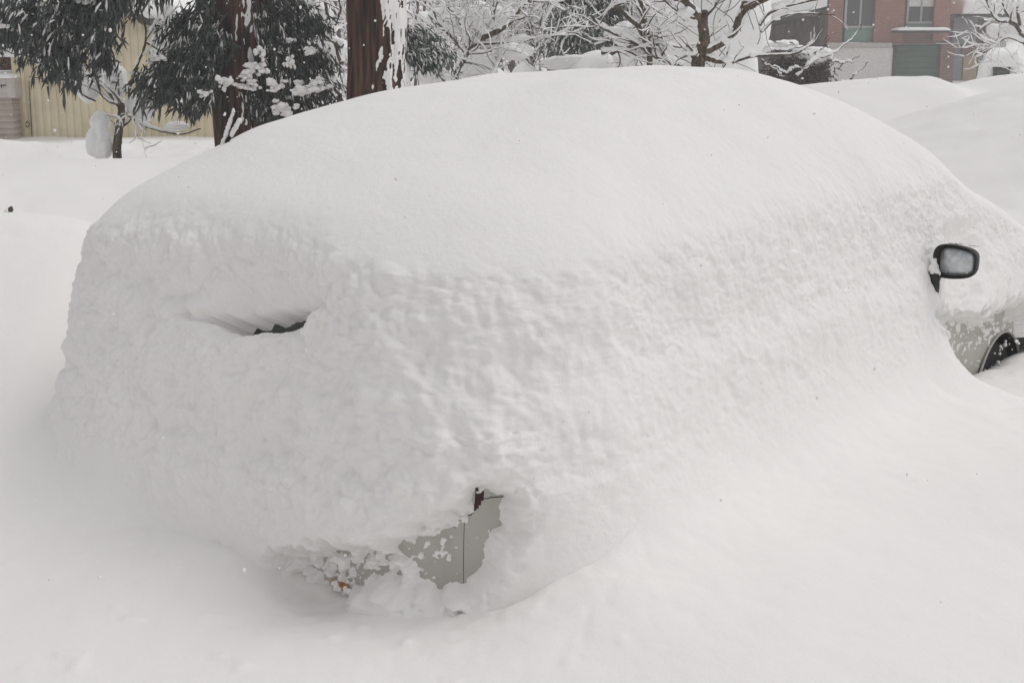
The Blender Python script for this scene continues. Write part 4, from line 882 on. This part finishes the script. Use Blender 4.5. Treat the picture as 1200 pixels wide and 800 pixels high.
# --- second buried car, far right
Yk = 44; kc = at(1172, 80, Yk); kg = gz(kc[0], Yk); far = thing('parked_car', 'distant parked car under a white hood of snow with one dark window showing', 'car', (kc[0], Yk, kg))
x0, x1, z0, z1 = rect(1154, 1193, 62, 98, Yk); bb = Buf()
zc = at(1172, 77, Yk)[2]; zl = at(1172, 90, Yk)[2]
prism(bb, [(x0+0.05, kg-0.2), (x1-0.05, kg-0.2), (x1-0.03, zl), (x0+0.03, zl)], Yk, Yk+3.8); bb.build('body', M['paint'], far)
bb = Buf(); prism(bb, [(x0+0.14, zl+0.003), (x1-0.14, zl+0.003), (x1-0.24, zc), (x0+0.24, zc)], Yk+0.12, Yk+3.0); bb.build('windscreen', M['glass'], far)
bb = Buf(); snow_slab(bb, x0-0.05, x1+0.05, Yk-0.15, Yk+3.4, zc-0.04, at(1172, 56, Yk)[2]-zc, seed=5)
for s in (x0+0.06, x1-0.04): blob(bb, (s, Yk+0.2, (zc+zl)/2), (0.26, 0.4, 0.45), 4, 0.15, 0.8, 3)
blob(bb, ((x0+x1)/2, Yk-0.4, kg+0.0), (0.9, 0.7, zl-kg+0.02), 4, 0.1, 0.8, 9); bb.build('snow_cover', M['snow_far'], far); far.rotation_euler[2] = -math.atan2(kc[0], Yk)

# ------------------------------------------------------------------ distant wood and falling snow
rg = np.random.default_rng(77); wb = Buf(); sb = Buf()
for k in range(260):
    y = rg.uniform(34, 75); x = rg.uniform(-0.46, 0.165)*y; g0 = gz(x, y)-0.2; h = rg.uniform(3.5, 7.5)
    P = wander((x, y, g0), np.array([0, 0, 1.0]), h, 8, rg, 0.05); tube(wb, P, np.linspace(0.07, 0.02, 9), 5, False)
    for _ in range(16):
        i = rg.integers(2, 8); Q = wander(P[i], rg.normal(size=3)+[0, 0, 0.5], rg.uniform(0.6, 1.6), 5, rg, 0.25); tube(wb, Q, np.linspace(0.02, 0.008, 6), 4, False); tube(sb, Q+[0, 0, 0.035], 0.036, 4, False)
wd = wb.build('distant_wood', M['twig']); tag(wd, 'faint distant wood of frosted trees', None, None, 'stuff')
wd2 = sb.build('wood_snow', M['snow_far']); tag(wd2, 'snow lying on the twigs of the distant wood', None, None, 'stuff')
fb = Buf(); nF = 2600; V1, F1 = ICO[1]
yy = 1.2+11*rg.random(nF)**0.5; xx = rg.uniform(-0.62, 0.62, nF)*(yy+0.6); zz = CAMZ+yy*rg.uniform(-0.55, 0.12, nF)
rr = rg.uniform(0.0018, 0.0048, nF); c = np.stack([xx, yy, zz], -1)
for i in range(nF):
    if c[i, 2] < 0.4: continue
    s = rr[i]*(0.45+min(yy[i]/9, 1)*0.9); fb.add(V1*s*np.array([1+0.5*rg.random(), 1, 0.8+0.8*rg.random()])+c[i], F1)
tag(fb.build('falling_snow', M['snow']), 'snowflakes drifting down through the air', None, None, 'stuff')

# ------------------------------------------------------------------ air
HAZE = 0.0035
if HAZE:
    hb = bbox_(-230, 260, -14, 430, -3, 26).build('haze', None or bpy.data.materials.new('haze_air'), None, False)
    tag(hb, 'pale snowy haze', None, None, 'stuff'); m = hb.data.materials[0]; m.use_nodes = True; nt = m.node_tree; nt.nodes.clear()
    out = nt.nodes.new('ShaderNodeOutputMaterial'); pv = nt.nodes.new('ShaderNodeVolumePrincipled'); pv.inputs['Density'].default_value = HAZE; pv.inputs['Color'].default_value = (0.97, 0.97, 0.97, 1); pv.inputs['Anisotropy'].default_value = 0.2
    nt.links.new(pv.outputs[0], out.inputs['Volume'])
# ------------------------------------------------------------------ light
EL, AZ = math.radians(62), math.radians(76)     # veiled sun beyond the van, to the right
w = bpy.data.worlds.new('World'); C.world = w; w.use_nodes = True; nt = w.node_tree
bg = nt.nodes['Background']; sky = nt.nodes.new('ShaderNodeTexSky'); sky.sky_type = 'NISHITA'; sky.sun_disc = False
sky.sun_elevation = EL; sky.sun_rotation = AZ; sky.air_density = 1.0; sky.dust_density = 1.6; sky.ozone_density = 1.0
hs_ = nt.nodes.new('ShaderNodeHueSaturation'); hs_.inputs['Saturation'].default_value = 0.06
nt.links.new(sky.outputs[0], hs_.inputs['Color']); nt.links.new(hs_.outputs[0], bg.inputs['Color']); bg.inputs['Strength'].default_value = 0.15
sd = bpy.data.lights.new('sun', 'SUN'); sd.energy = 0.5; sd.angle = math.radians(45); sd.color = (1, 0.965, 0.92); so = bpy.data.objects.new('sun', sd); COL.objects.link(so)
dirv = np.array([math.sin(AZ)*math.cos(EL), math.cos(AZ)*math.cos(EL), math.sin(EL)])
from mathutils import Vector
so.rotation_euler = Vector(dirv).to_track_quat('Z', 'Y').to_euler(); so.location = (0, 0, 20)
C.view_settings.view_transform = 'Standard'; C.view_settings.look = 'None'; C.view_settings.gamma = 1; C.view_settings.exposure = 0.06
C.render.engine = 'CYCLES'
try: C.cycles.volume_bounces = 1; C.cycles.max_bounces = 8; C.cycles.diffuse_bounces = 5
except Exception: pass
